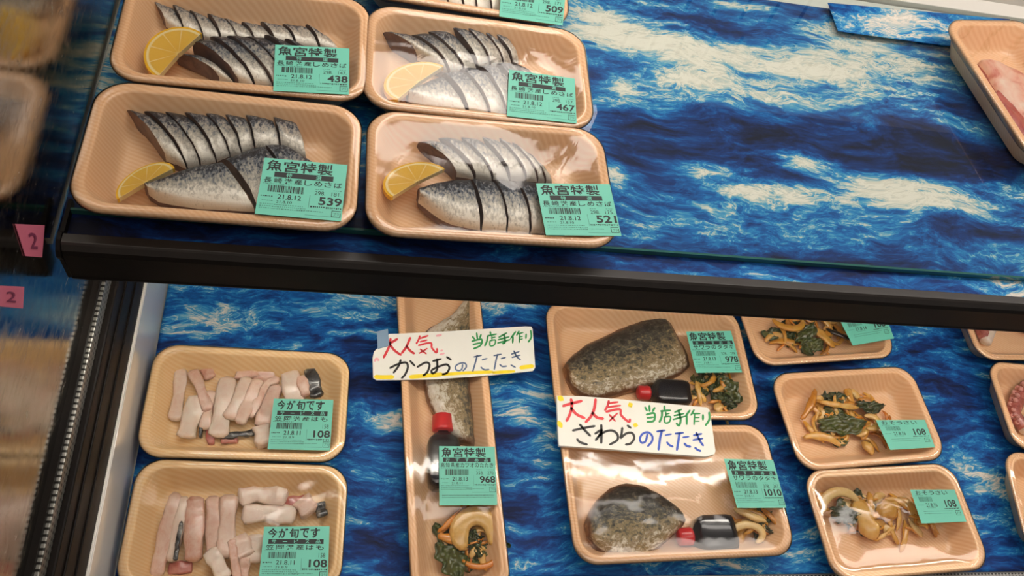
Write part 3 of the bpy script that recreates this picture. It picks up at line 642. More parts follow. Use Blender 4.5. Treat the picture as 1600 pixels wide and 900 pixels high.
fillet([((275, 90), (342, 126)), ((300, 86), (366, 131))], FZ + .001, .014, M['mack'], 'small end slice of mackerel left of the sliced fillet in the 438 pack', 'cured mackerel fillets', name='mackerel_end_slice')
fillet([((300, 71), (372, 130)), ((326, 61), (398, 134)), ((353, 59), (428, 137)), ((384, 58), (455, 139)), ((413, 56), (482, 140)), ((443, 62), (505, 141)), ((478, 76), (527, 141)), ((520, 96), (545, 141))],
       FZ + .003, .017, M['mack'], 'dark sliced mackerel fillet at the front of the 438 pack beside the lemon')
fillet([((199, 176), (259, 249)), ((225, 176), (293, 262)), ((257, 176), (314, 256)), ((288, 178), (338, 250)), ((320, 179), (360, 243)), ((348, 180), (378, 240)), ((381, 183), (398, 236)), ((423, 187), (438, 236)), ((456, 190), (480, 250))],
       FZ, .017, M['mack'], 'sliced mackerel fillet with dark back at the rear of the 539 pack')
fillet([((226, 291), (229, 300)), ((250, 281), (250, 314)), ((290, 262), (300, 323)), ((347, 250), (402, 328)), ((380, 236), (435, 330)), ((410, 226), (462, 330)), ((442, 226), (486, 326)), ((478, 249), (496, 300))],
       FZ + .004, .016, M['mack_pale'], 'broad whole mackerel fillet with few cuts at the front of the 539 pack', cuts=[0, 3, 5, 7], gap=.07, tilt=.0012)
fillet([((593, 57), (650, 92)), ((640, 58), (702, 116)), ((664, 52), (726, 115)), ((693, 46), (746, 111)), ((715, 44), (766, 107)), ((738, 44), (786, 103)), ((758, 53), (800, 100)), ((779, 54), (811, 101))],
       FZ, .018, M['mack'], 'dark blue-backed sliced mackerel fillet at the rear of the 467 pack')
fillet([((634, 151), (636, 156)), ((660, 133), (668, 170)), ((689, 118), (731, 178)), ((718, 110), (765, 181)), ((747, 105), (791, 183)), ((775, 101), (815, 186)), ((800, 98), (835, 188)), ((828, 108), (850, 189))],
       FZ + .003, .016, M['mack_pale'], 'pale silver mackerel fillet at the front of the 467 pack under glare', cuts=[0, 2, 3, 4, 5, 6, 7])
fillet([((650, 226), (712, 275)), ((680, 219), (742, 280)), ((710, 216), (770, 282)), ((738, 215), (797, 283)), ((765, 217), (822, 283)), ((790, 224), (840, 284)), ((815, 238), (852, 285)), ((838, 257), (862, 287))],
       FZ, .016, M['mack_pale'], 'sliced silver mackerel fillet at the rear of the 521 pack behind the lemon')
fillet([((652, 300), (652, 313)), ((672, 290), (676, 334)), ((700, 282), (706, 352)), ((735, 279), (752, 358)), ((770, 279), (792, 361)), ((805, 281), (828, 363)), ((840, 285), (858, 363)), ((880, 290), (885, 363))],
       FZ + .003, .017, M['mack'], 'grey mackerel fillet at the front of the 521 pack, its end under the label', cuts=[0, 3, 4, 5, 6, 7], tilt=.0015)
fillet([((640, -60), (672, 3)), ((665, -60), (700, 9)), ((690, -60), (724, 15)), ((712, -60), (745, 19)), ((735, -60), (768, 22)), ((760, -60), (792, 25)), ((790, -50), (815, 27))],
       FZ, .016, M['mack_pale'], 'sliced mackerel fillet in the 509 pack, cut off by the top of the photo')

# lemon slices: half rounds; c centre of the cut edge, a half chord, b bulge (pixels of the photo give the place)
def lemon(c, a, b_, z, label, tz=.0, th=.0045):
    C0 = at(*c, z); A = at(c[0] + a[0], c[1] + a[1], z) - C0; B = at(c[0] + b_[0], c[1] + b_[1], z) - C0
    r = empty('lemon_slice', (C0[0], C0[1], z - th), 0, label, 'lemon', 'half-moon lemon slices in the mackerel packs')
    def build(r0, r1, name, mat, zt):
        rs = np.linspace(r0, r1, 7); n = 32; V = []; UV = []
        for s in rs:
            for i in range(n + 1):
                ph = math.pi * (-.02 + 1.04 * i / n); q = C0 + A * s * math.cos(ph) + B * s * math.sin(ph); V.append((q[0], q[1], z + zt + tz * s * math.sin(ph))); UV.append((s, i / n))
        k = n + 1; nr = len(rs); F = [(j * k + i, (j + 1) * k + i, (j + 1) * k + i + 1, j * k + i + 1) for j in range(nr - 1) for i in range(n)]
        N = len(V); V += [(x, y, z_ - th) for x, y, z_ in V]; UV = UV + UV
        F += [tuple(q + N for q in reversed(f)) for f in F]
        lp = [i for i in range(k)] + [j * k + n for j in range(1, nr)] + [(nr - 1) * k + i for i in range(n - 1, -1, -1)] + [j * k for j in range(nr - 2, 0, -1)]
        F += [(lp[q], lp[(q + 1) % len(lp)], lp[(q + 1) % len(lp)] + N, lp[q] + N) for q in range(len(lp))]
        return obj(name, V, F, mat, r, uvs=UV, smooth=False)
    build(.02, .93, 'pulp', M['lemon'], 0.0002); build(.93, 1.0, 'rind', M['rind'], 0)
lemon((279, 84), (34, -34), (-42, -30), SHELF + .026, 'round yellow lemon half slice leaning on the mackerel in the 438 pack', -.003)
lemon((228, 285), (44, -24), (-13, -24), SHELF + .022, 'narrow lemon wedge at the front left of the 539 pack', -.002)
lemon((655, 128), (36, -26), (-40, -22), SHELF + .026, 'lemon half slice seen faintly under glare in the 467 pack', -.003)
lemon((652, 284), (41, -22), (-32, -26), SHELF + .026, 'lemon half slice at the left of the 521 pack', -.003)

# pale pink fish in the turned pack
o = None
def slab(pairs, z0, H, mats, name, label, cat, group=None, n=22):
    A = px([p[0] for p in pairs], z0 + H * .7); B = px([p[1] for p in pairs], z0 + H * .5)
    V, F, fm, UV = patch(smoothline(A, n, 1), smoothline(B, n, 1), H, z0, n, 22, 0, .0006)
    return tag(obj(name, roughen(V, .0011, 90), F, mats, None, fm=fm, uvs=UV), label, cat, group)
M['pinkfish'] = mottled('pink_fish', [(.3, (.55, .16, .12)), (.45, (.74, .42, .32)), (.7, (.80, .66, .54))], 45, .3, coat=.4, stretch=(1, 1, 1))
M['redmeat'] = mottled('red_meat', [(.3, (.30, .03, .03)), (.7, (.52, .12, .09))], 80, .3, coat=.4)
slab([((1538, 92), (1530, 96)), ((1560, 98), (1545, 120)), ((1585, 105), (1560, 150)), ((1610, 120), (1580, 180)), ((1635, 150), (1605, 215)), ((1650, 200), (1640, 240))], FZ, .014, [M['pinkfish'], M['redmeat']], 'fish_cutlet', 'pale pink fish piece with a red edge in the turned pack at the top right', 'fish')
slab([((1560, 140), (1556, 146)), ((1590, 170), (1578, 182)), ((1615, 200), (1600, 215))], FZ + .012, .003, [M['redmeat'], M['redmeat']], 'red_fish_strip', 'thin red strip of fish on the pale piece at the top right', 'fish')

# ---------------------------------------------------------------- seared fish
S1 = slab([((882, 571), (886, 590)), ((890, 557), (897, 614)), ((917, 536), (925, 624)), ((957, 517), (965, 617)), ((994, 502), (1005, 606)), ((1018, 492), (1040, 596)), ((1035, 487), (1066, 584)), ((1042, 490), (1080, 570))],
          .0035, .021, [M['sear'], M['meat']], 'seared_fish_block', 'whole seared spanish mackerel block with charred skin in the 978 pack', 'fish', 'seared spanish mackerel blocks')
S2 = slab([((917, 814), (919, 838)), ((929, 785), (933, 862)), ((948, 765), (955, 871)), ((972, 752), (982, 876)), ((1003, 755), (1010, 872)), ((1032, 769), (1036, 852)), ((1055, 786), (1052, 836)), ((1073, 808), (1064, 826))],
          .0035, .023, [M['sear'], M['meat']], 'seared_fish_block', 'rounded seared spanish mackerel block in the 1010 pack beside a red-capped bottle', 'fish', 'seared spanish mackerel blocks')
slab([((742, 456), (731, 456)), ((743, 475), (722, 475)), ((741, 495), (703, 496)), ((739, 515), (662, 517)), ((735, 550), (659, 552)), ((733, 590), (662, 594)), ((738, 625), (668, 632)), ((741, 660), (690, 664)), ((743, 695), (716, 692))],
     .0035, .018, [M['sear_gold'], M['meat']], 'seared_bonito_piece', 'seared silver-skinned bonito tail piece running under the handwritten card', 'fish', 'seared bonito pieces in the long tray', n=30)
slab([((735, 520), (760, 520)), ((735, 590), (763, 590)), ((741, 650), (764, 650)), ((744, 695), (763, 692))],
     .0035, .013, [M['sear_gold'], M['meat']], 'seared_bonito_piece', 'narrow golden bonito strip at the right of the long tray', 'fish', 'seared bonito pieces in the long tray', n=22)

# ---------------------------------------------------------------- sauce bottles: body + ribbed cap
def bottle(capc, b0, b1, z, wb, tb, wc, label):
    c = at(*capc, z); p0 = at(*b0, z); p1 = at(*b1, z); d = (p1 - p0); L = np.linalg.norm(d); d /= L
    r = empty('sauce_bottle', (*((p0 + p1) / 2)[:2], z - tb), 0, label, 'bottle', 'small soy sauce bottles with red caps')
    st = [(0, .30), (.05, .34), (.10, .62), (.18, .90), (.28, 1.0), (.5, 1.0), (.82, 1.0), (.94, .93), (1.0, .70)]
    P = [p0 + d * L * s for s, _ in st]; V, F, UV = loft(P, [wb * q for _, q in st], [tb * min(1, q * 1.05) for _, q in st], 20, 5.0)
    obj('body', V, F, M['bottle'], r)
    # cap
    P = [p0 - d * wc * s for s in (-.15, 0, .1, 1.35, 1.5)]; q = [.9, 1, 1, .95, .7]; n = 24
    V, F, UV = loft(P, [wc * k for k in q], [wc * .92 * k for k in q], n, 2.0)
    V = np.array(V); 
    for i in range(len(P)):
        for j in range(0, n, 2): V[i * n + j] = P[i] + (V[i * n + j] - P[i]) * .93
    obj('cap', V, F, M['cap'], r)
bottle((998, 613), (1013, 614), (1076, 617), .0165, .0150, .0120, .0085, 'black sauce bottle with red cap below the fish in the 978 pack')
bottle((1061, 838), (1079, 838), (1146, 834), .0165, .0195, .0130, .0095, 'black sauce bottle with red cap at the front of the 1010 pack')
bottle((692, 661), (692, 672), (694, 765), .0165, .0170, .0115, .0115, 'black sauce bottle with red cap partly under the label in the long tray')

# ---------------------------------------------------------------- conger eel strips
def strip(pts, wpx, z, th, mat, label, group, name='conger_strip', k=20, ex=4.5):
    P = smoothline(px(pts, z), k, 1); sc = np.linalg.norm(at(pts[0][0] + 1, pts[0][1], z) - at(pts[0][0], pts[0][1], z))
    s = np.linspace(0, 1, k); P[:, 2] += .0012 * np.sin(s * 7 + pts[0][0]); W = wpx * sc * 1.12 * (ends(k, .05) ** .5) * (1 + .10 * np.sin(s * 9 + pts[0][1]))
    V, F, UV = loft(P, W, th * .8 * ends(k, .06) ** .5, 18, ex); V = roughen(V, .0011, 110)
    return tag(obj(name, V, F, mat, None, uvs=UV), label, 'fish', group)
g1 = 'eel strips in the upper conger pack'
for pts, wpx, z, th, mk, lab in [
    ([(284, 578), (279, 620), (273, 658)], 8.5, .009, .004, 'eel', 'leftmost pink eel strip in the upper conger pack'),
    ([(316, 563), (329, 592)], 9, .009, .004, 'eel', 'short greyish eel piece at the upper left of the upper conger pack'),
    ([(300, 578), (312, 604), (325, 642)], 8, .015, .004, 'eel', 'eel strip slanting over its neighbours in the upper conger pack'),
    ([(309, 620), (299, 652), (290, 685)], 13.5, .012, .005, 'eel', 'wide pale eel strip at the lower left of the upper conger pack'),
    ([(318, 648), (313, 684)], 2.5, .008, .005, 'eelskin', 'thin black-skinned edge beside the wide pale eel strip'),
    ([(330, 610), (324, 645), (320, 672)], 7.5, .011, .004, 'eel', 'narrow pink eel strip left of centre in the upper conger pack'),
    ([(358, 590), (348, 635), (341, 684)], 12.5, .011, .005, 'eel', 'long pink eel strip near the centre of the upper conger pack'),
    ([(384, 558), (387, 592)], 16, .009, .0045, 'eel', 'broad pink eel piece at the top centre of the upper conger pack'),
    ([(415, 575), (410, 600)], 14, .008, .004, 'eel', 'pale eel piece right of the broad one in the upper conger pack'),
    ([(388, 590), (374, 622), (358, 655)], 10, .016, .0045, 'eel', 'eel strip slanting left from the broad piece in the upper conger pack'),
    ([(403, 594), (389, 630), (374, 664)], 9.5, .018, .0045, 'eel', 'shiny whitish eel strip in the middle of the upper conger pack'),
    ([(437, 593), (418, 597), (404, 622), (392, 652)], 6, .017, .0035, 'eel', 'curled white eel strip arching over in the upper conger pack'),
    ([(430, 600), (418, 635), (410, 668)], 13, .010, .005, 'eel', 'wide beige eel piece left of the label in the upper conger pack'),
    ([(408, 668), (414, 697)], 12, .013, .006, 'eel', 'rounded white eel end just left of the label bottom'),
    ([(452, 582), (460, 612), (462, 640)], 14, .013, .005, 'eel', 'white eel piece above the label in the upper conger pack'),
    ([(470, 588), (478, 618)], 8, .016, .004, 'eel', 'narrow white eel piece beside the black skin in the upper conger pack'),
    ([(483, 576), (490, 598), (497, 620)], 9.5, .015, .004, 'eelskin', 'glossy black-skinned eel end at the upper right of the upper conger pack'),
    ([(345, 683), (370, 680), (398, 675)], 5, .009, .003, 'eelskin', 'thin grey eel sliver lying crosswise at the bottom of the upper conger pack'),
    ([(326, 668), (330, 694)], 5, .007, .003, 'eelred', 'small reddish eel tip at the bottom left of the upper conger pack'),
    ([(345, 690), (372, 688)], 4, .007, .003, 'eelred', 'small red eel sliver at the bottom of the upper conger pack')]:
    strip(pts, wpx, z, th, M[mk], lab, g1)
g2 = 'eel strips in the front conger pack'
for pts, wpx, z, th, mk, lab in [
    ([(276, 770), (260, 830), (243, 902)], 10, .011, .0055, 'eel', 'leftmost long eel strip in the front conger pack'),
    ([(288, 776), (279, 825), (266, 878)], 8, .012, .005, 'eel', 'second long eel strip from the left in the front conger pack'),
    ([(284, 815), (278, 845), (274, 876)], 3, .0165, .002, 'eelskin', 'dark skin line between two long eel strips'),
    ([(305, 776), (304, 825), (301, 877)], 13.5, .013, .006, 'eel', 'broad long eel strip, third from the left in the front conger pack'),
    ([(332, 776), (335, 825), (334, 872)], 11, .012, .0055, 'eel', 'fourth long eel strip in the front conger pack'),
    ([(358, 774), (356, 820), (350, 872)], 12, .015, .006, 'eel', 'long eel strip with a shiny edge at the centre of the front conger pack'),
    ([(372, 780), (400, 772), (450, 778)], 13, .012, .005, 'eel', 'white eel piece lying crosswise at the top of the front conger pack'),
    ([(378, 805), (420, 800), (462, 806)], 13, .012, .005, 'eel', 'white eel piece lying crosswise above the label of the front conger pack'),
    ([(445, 790), (478, 784)], 10, .011, .004, 'eelred', 'red-fleshed eel piece at the upper right of the front conger pack'),
    ([(470, 780), (486, 802)], 13, .015, .005, 'eel', 'pinkish white eel end beside black skin in the front conger pack'),
    ([(498, 786), (505, 808)], 7.5, .013, .004, 'eelskin', 'glossy black-skinned eel end in the front conger pack'),
    ([(370, 840), (384, 872)], 15, .014, .006, 'eel', 'short white eel piece left of the label in the front conger pack'),
    ([(398, 835), (396, 880)], 12, .010, .005, 'eel', 'pale eel piece partly under the label of the front conger pack'),
    ([(362, 842), (366, 872), (372, 905)], 6, .019, .003, 'eel', 'thin white eel strand hanging down in the front conger pack'),
    ([(326, 860), (340, 880), (352, 905)], 11, .016, .004, 'eel', 'twisted eel strip at the bottom centre of the front conger pack'),
    ([(262, 889), (300, 886)], 9, .008, .004, 'eelred', 'brownish red eel piece at the bottom left of the front conger pack'),
    ([(384, 872), (378, 905)], 8, .012, .004, 'eel', 'eel strand at the bottom edge in the front conger pack')]:
    strip(pts, wpx, z, th, M[mk], lab, g2)

# ---------------------------------------------------------------- simmered vegetables
def veg_strip(c, L, ang, wd, th, curve, z, mat, name, label, cat, group, ex=2.3, rise=.003):
    k = 14; s = np.linspace(-.5, .5, k); a = ang + curve * s * 2
    x = np.cumsum(np.cos(a)) * L / k; y = np.cumsum(np.sin(a)) * L / k; x -= x.mean(); y -= y.mean()
    P = np.c_[c[0] + x, c[1] + y, z + rise * np.sin((s + .5) * math.pi + random.uniform(-.6, .6))]
    V, F, UV = loft(P, wd * ends(k, .3) * (1 + .15 * np.sin(s * 11 + c[0] * 900)), th * ends(k, .25), 10, ex, twist=random.uniform(-.8, .8)); V = roughen(V, .0008, 160)
    return tag(obj(name, V, F, mat, None, uvs=UV), label, cat, group)
def leaf(c, L, Wd, ang, z, mat, label, group, name='leafy_green'):
    nx, ny = 34, 14; V = []; ph = random.uniform(0, 6)
    for i in range(nx):
        u = i / (nx - 1)
        wv = Wd * (math.sin(math.pi * (u * .92 + .05)) ** .6) * (1 + .18 * math.sin(u * 17 + ph))
        for j in range(ny):
            t = j / (ny - 1) * 2 - 1; lx = (u - .5) * L; ly = t * wv + .002 * math.sin(u * 5 + ph)
            X, Y = lx * math.cos(ang) - ly * math.sin(ang), lx * math.sin(ang) + ly * math.cos(ang)
            V.append((c[0] + X, c[1] + Y, z + .0011 * math.sin(u * 37 + abs(t) * 9) + .0016 * math.sin(u * 13 + t * 4 + ph) + .0012 * math.sin(t * 9 + ph * 2) - .0025 * t * t))
    F = [(i * ny + j, (i + 1) * ny + j, (i + 1) * ny + j + 1, i * ny + j + 1) for i in range(nx - 1) for j in range(ny - 1)]
    N = len(V); V += [(x, y, z_ - .0007) for x, y, z_ in V]; F += [tuple(q + N for q in reversed(f)) for f in F]
    lp = [j for j in range(ny)] + [i * ny + ny - 1 for i in range(1, nx)] + [(nx - 1) * ny + j for j in range(ny - 2, -1, -1)] + [i * ny for i in range(nx - 2, 0, -1)]
    F += [(lp[(q + 1) % len(lp)], lp[q], lp[q] + N, lp[(q + 1) % len(lp)] + N) for q in range(len(lp))]
    return tag(obj(name, V, F, mat), label, 'vegetable', group)
def ring(c, r, wd, th, a0, a1, z, mat, name, label, group, sq=.8, rise=.004, taper=.25):
    k = 30; s = np.linspace(0, 1, k); a = math.radians(a0) + math.radians(a1 - a0) * s
    P = np.c_[c[0] + r * np.cos(a), c[1] + r * sq * np.sin(a), z + rise * np.sin(s * math.pi)]
    V, F, UV = loft(P, wd * ends(k, taper), th * ends(k, taper), 12, 2.3); return tag(obj(name, V, F, mat, None, uvs=UV), label, 'vegetable', group)
def pile(corners, z, n_strip, n_leaf, where, seed, size=1.0, mix=(.62, .2, .18), cup=.010):
    """pieces heaped inside the quadrilateral; each piece is its own object"""
    random.seed(seed); Q = px(corners, z + .01); cen = Q.mean(0); e1 = (Q[1] + Q[2] - Q[0] - Q[3]) / 4; e2 = (Q[0] + Q[1] - Q[2] - Q[3]) / 4
    for i in range(n_strip + n_leaf):
        rr = math.sqrt(random.random()) * .92; a = random.uniform(0, 2 * math.pi)
        if i >= n_strip: rr *= .8
        u, v = rr * math.cos(a), rr * math.sin(a)
        c = cen + e1 * u + e2 * v; zz = z + .0025 + cup * (1 - rr ** 2) * random.uniform(.15, 1.0)
        if i < n_strip:
            q = random.random(); ang = random.uniform(0, math.pi)
            if q < mix[0]: veg_strip(c, size * random.uniform(.024, .044), ang, random.uniform(.0020, .0042), random.uniform(.0013, .0022), random.uniform(-1.3, 1.3), zz, M['amber'], 'mushroom_strip', 'amber simmered mushroom strip in ' + where, 'vegetable', 'mushroom strips in ' + where)
            elif q < mix[0] + mix[1]: veg_strip(c, size * random.uniform(.016, .030), ang, random.uniform(.0032, .0055), .0019, random.uniform(-1.6, 1.6), zz, M['onion'], 'onion_piece', 'pale simmered onion piece in ' + where, 'vegetable', 'onion pieces in ' + where)
            else: veg_strip(c, size * random.uniform(.018, .03), ang, random.uniform(.0011, .002), .0011, random.uniform(-.5, .5), zz, M['carrot'], 'carrot_strip', 'thin orange carrot strip in ' + where, 'vegetable', 'carrot strips in ' + where)
        else: leaf(c, size * random.uniform(.026, .042), size * random.uniform(.006, .0105), random.uniform(0, math.pi), zz + .002, M['green'], 'dark green simmered leaf in ' + where, 'green leaves in ' + where)
w0, w1, w2 = 'the vegetable tray behind the shelf bar', 'the middle vegetable tray', 'the front vegetable tray'
pile([(1180, 470), (1345, 470), (1335, 556), (1200, 548)], .003, 46, 9, w0, 11)
pile([(1250, 606), (1392, 606), (1408, 704), (1268, 706)], .003, 50, 5, w1, 12)
pile([(1286, 770), (1430, 776), (1500, 838), (1320, 838)], .003, 48, 6, w2, 23, mix=(.35, .5, .15))
# pieces that stand out
leaf(at(1318, 662, .02), .062, .012, .12, .020, M['green'], 'largest dark green leaf in the middle of the middle vegetable tray', 'standout leaves')
leaf(at(1362, 633, .02), .036, .008, -.05, .019, M['green'], 'dark green leaf at the upper right of the middle vegetable tray', 'standout leaves')
ring(at(1358, 660, .02), .010, .0038, .0024, -120, 110, .019, M['onion'], 'onion_piece', 'curled pale onion ring at the centre right of the middle vegetable tray', 'standout onions')
veg_strip(at(1265, 632, .018), .050, .95, .0042, .0022, .2, .017, M['amber'], 'mushroom_stalk', 'long mushroom stalk at the upper left of the middle vegetable tray', 'vegetable', 'standout mushroom stalks')
veg_strip(at(1312, 634, .018), .056, -.10, .0034, .0020, .2, .018, M['amber'], 'mushroom_stalk', 'long mushroom stalk across the top of the middle vegetable tray', 'vegetable', 'standout mushroom stalks')
veg_strip(at(1285, 685, .014), .050, -.18, .0045, .0022, -.5, .012, M['amber'], 'mushroom_stalk', 'long mushroom stalk at the lower left of the middle vegetable tray', 'vegetable', 'standout mushroom stalks')
veg_strip(at(1355, 700, .012), .020, -1.2, .0060, .0040, .3, .012, M['onion'], 'onion_piece', 'chunky pale piece at the bottom of the middle vegetable tray', 'vegetable', 'standout onions')
ring(at(1232, 496, .02), .020, .0042, .0024, -175, 0, .017, M['amber'], 'bamboo_ring', 'large curved golden strip in the tray behind the shelf bar', 'standout golden strips')
veg_strip(at(1288, 528, .015), .036, -.85, .0060, .0026, .2, .014, M['amber'], 'mushroom_stalk', 'wide tan mushroom piece in the tray behind the shelf bar', 'vegetable', 'standout mushroom stalks')
leaf(at(1262, 520, .02), .040, .009, .9, .020, M['green'], 'big dark leaf in the tray behind the shelf bar', 'standout leaves')
veg_strip(at(1312, 524, .018), .040, -.5, .0035, .002, .3, .018, M['dark'], 'mushroom_cap_strip', 'dark brown mushroom cap strip left of the label behind the shelf bar', 'vegetable', 'standout mushroom stalks')
ring(at(1320, 795, .02), .024, .0055, .003, 25, 190, .016, M['onion'], 'onion_piece', 'large curved onion arc at the left of the front vegetable tray', 'standout onions')
veg_strip(at(1352, 812, .018), .048, -1.45, .0105, .0035, .25, .017, M['onion'], 'onion_piece', 'broad pale onion strip running down the front vegetable tray', 'vegetable', 'standout onions')
veg_strip(at(1387, 795, .02), .025, .30, .0100, .0060, .2, .017, M['onion'], 'onion_piece', 'rounded cream-coloured onion chunk in the middle of the front vegetable tray', 'vegetable', 'standout onions', ex=2.0, rise=.001)
leaf(at(1322, 802, .02), .034, .009, -.05, .020, M['green'], 'dark green leaf over the onion at the left of the front vegetable tray', 'standout leaves')
ring(at(1290, 785, .012), .010, .003, .002, 60, 290, .012, M['amber'], 'bamboo_ring', 'small golden curl at the left edge of the front vegetable tray', 'standout golden strips')
# garnish beside the seared fish
pile([(1078, 578), (1158, 578), (1168, 645), (1085, 640)], .003, 22, 10, 'the garnish of the upper seared fish pack', 31, .85, (.5, .2, .3), .013)
leaf(at(1143, 606, .022), .038, .011, -1.0, .021, M['green'], 'olive leaf at the right of the garnish in the upper seared fish pack', 'standout leaves')
veg_strip(at(1122, 609, .022), .018, .45, .0026, .0022, .2, .022, M['onion'], 'onion_piece', 'pale cream sliver at the centre of the garnish in the upper seared fish pack', 'vegetable', 'standout onions')
pile([(1150, 788), (1215, 790), (1228, 840), (1150, 852)], .003, 22, 9, 'the garnish of the lower seared fish pack', 32, .85, (.5, .3, .2), .013)
ring(at(1170, 834, .02), .016, .0042, .0026, -60, 175, .016, M['onion'], 'onion_piece', 'looped golden onion ring in the garnish of the lower seared fish pack', 'standout onions', sq=.6)
veg_strip(at(1172, 806, .02), .040, -.40, .0050, .003, .2, .020, M['onion'], 'bean_sprout_stalk', 'pale stalk at the top of the garnish in the lower seared fish pack', 'vegetable', 'standout onions')
veg_strip(at(1208, 812, .02), .036, -.85, .0030, .002, .2, .019, M['amber'], 'mushroom_stalk', 'thin pale stalk at the right of the garnish in the lower seared fish pack', 'vegetable', 'standout mushroom stalks')
# garnish of the long tray
pile([(676, 792), (790, 792), (792, 892), (680, 892)], .003, 24, 7, 'the front of the long bonito tray', 41, .9, (.35, .25, .4), .010)
ring(at(745, 834, .02), .0175, .0098, .0040, -38, 232, .019, M['onion'], 'onion_ring', 'large golden onion ring in the front of the long bonito tray', 'standout onions', sq=1.0, rise=.002, taper=.16)
ring(at(748, 862, .014), .019, .0030, .0022, -150, 5, .014, M['carrot'], 'carrot_curl', 'curved orange carrot strip below the golden onion ring', 'standout carrots')
veg_strip(at(703, 815, .016), .036, .75, .0030, .002, .2, .017, M['carrot'], 'carrot_curl', 'orange carrot strip at the left of the golden onion ring', 'vegetable', 'standout carrots')
veg_strip(at(702, 841, .016), .026, -.2, .0045, .002, .4, .016, M['carrot'], 'carrot_curl', 'wide orange carrot piece left of the golden onion ring, lower one', 'vegetable', 'standout carrots')
leaf(at(704, 872, .02), .040, .013, 2.1, .018, M['green'], 'large green leaf at the bottom left of the long bonito tray', 'standout leaves')
leaf(at(738, 872, .012), .036, .010, .2, .012, M['green'], 'green leaf inside the carrot curl of the long bonito tray', 'standout leaves')

# ---------------------------------------------------------------- octopus
M['octo'] = mottled('octopus_skin', [(.3, (.22, .035, .03)), (.55, (.42, .11, .09)), (.8, (.62, .32, .26))], 130, .25, coat=.5)
M['octow'] = mottled('octopus_white', [(.3, (.70, .60, .52)), (.8, (.84, .80, .74))], 60, .3, coat=.5)
M['sucker'] = plain('sucker', (.62, .27, .24), .3, coat=.4)
def tentacle(pts, z, r0, r1, mat, label, side=1, ns_=9, suck=True):
    P = smoothline(px(pts, z), 24, 2); R = np.linspace(r0, r1, 24); V, F, UV = loft(P, R, R * .85, 14, 2)
    r = empty('octopus_tentacle', (*P.mean(0)[:2], z - r0), 0, label, 'octopus', 'octopus pieces')
    obj('arm', V, F, mat, r)
    if suck:
        for k in range(ns_):
            i = int(1 + k * 22 / ns_); d = P[i + 1] - P[i]; d /= np.linalg.norm(d); s = np.cross((0, 0, 1), d) * side
            for row in (-1, 1):
                c = P[i] + s * R[i] * (.72 + .12 * row) + np.array([0, 0, R[i] * (.62 - .25 * row)]) + d * R[i] * .35 * row; q = R[i] * .34
                n = 10; VV = []; 
                for rr, h in ((1.0, -.3), (1.0, .25), (.8, .45), (.45, .35), (.3, -.1)): VV += [(c[0] + q * rr * math.cos(2 * math.pi * j / n), c[1] + q * rr * math.sin(2 * math.pi * j / n), c[2] + q * h) for j in range(n)]
                FF = [(a * n + j, a * n + (j + 1) % n, (a + 1) * n + (j + 1) % n, (a + 1) * n + j) for a in range(4) for j in range(n)] + [tuple(4 * n + j for j in range(n))]
                obj('sucker', VV, FF, M['sucker'], r)
tentacle([(1508, 462), (1528, 500), (1540, 530)], .012, .012, .008, M['octo'], 'reddish octopus arm with suckers at the left of the tray half hidden by the bar')
tentacle([(1575, 478), (1550, 505), (1540, 535)], .013, .010, .007, M['octow'], 'white inner octopus strip in the tray half hidden by the bar', suck=False)
tentacle([(1568, 482), (1600, 512), (1630, 520)], .012, .008, .008, M['octo'], 'dark octopus arm reaching the right photo edge in the tray half hidden by the bar', suck=False)
tentacle([(1620, 600), (1592, 618), (1582, 645), (1600, 668)], .014, .011, .008, M['octo'], 'curled octopus arm with pink suckers in the middle right-edge tray', side=-1)
tentacle([(1630, 640), (1606, 655), (1600, 675)], .012, .008, .006, M['octow'], 'white octopus strip in the middle right-edge tray', suck=False)

# ---------------------------------------------------------------- handwritten cards
def stroke_mesh(pts, w_, n=None):
    P = np.array(pts, float)
    if len(P) > 2:
        Q = []
        for i in range(len(P) - 1):
            p0, p1, p2, p3 = P[max(i - 1, 0)], P[i], P[i + 1], P[min(i + 2, len(P) - 1)]
            for t in np.linspace(0, 1, 6, endpoint=False): Q.append(.5 * ((2 * p1) + (-p0 + p2) * t + (2 * p0 - 5 * p1 + 4 * p2 - p3) * t * t + (-p0 + 3 * p1 - 3 * p2 + p3) * t ** 3))
        Q.append(P[-1]); P = np.array(Q)
    else: P = resample(P, 4)
    L = []; Rr = []
    for i in range(len(P)):
        d = P[min(i + 1, len(P) - 1)] - P[max(i - 1, 0)]; d = d / (np.linalg.norm(d) + 1e-9); nrm = np.array([-d[1], d[0]])
        k = w_ / 2 * (1.0 if i > 0 else .8) * (1.0 if i < len(P) - 1 else .7); L.append(P[i] + nrm * k); Rr.append(P[i] - nrm * k)
    d0 = P[0] - P[1]; d0 /= np.linalg.norm(d0); V = [*L, *Rr, P[0] + d0 * w_ * .35]; k = len(P)
    d1 = P[-1] - P[-2]; d1 /= np.linalg.norm(d1); V.append(P[-1] + d1 * w_ * .35)
    F = [(i, i + 1, k + i + 1, k + i) for i in range(k - 1)] + [(0, k, 2 * k), (k - 1, 2 * k + 1, 2 * k - 1)]
    return V, F
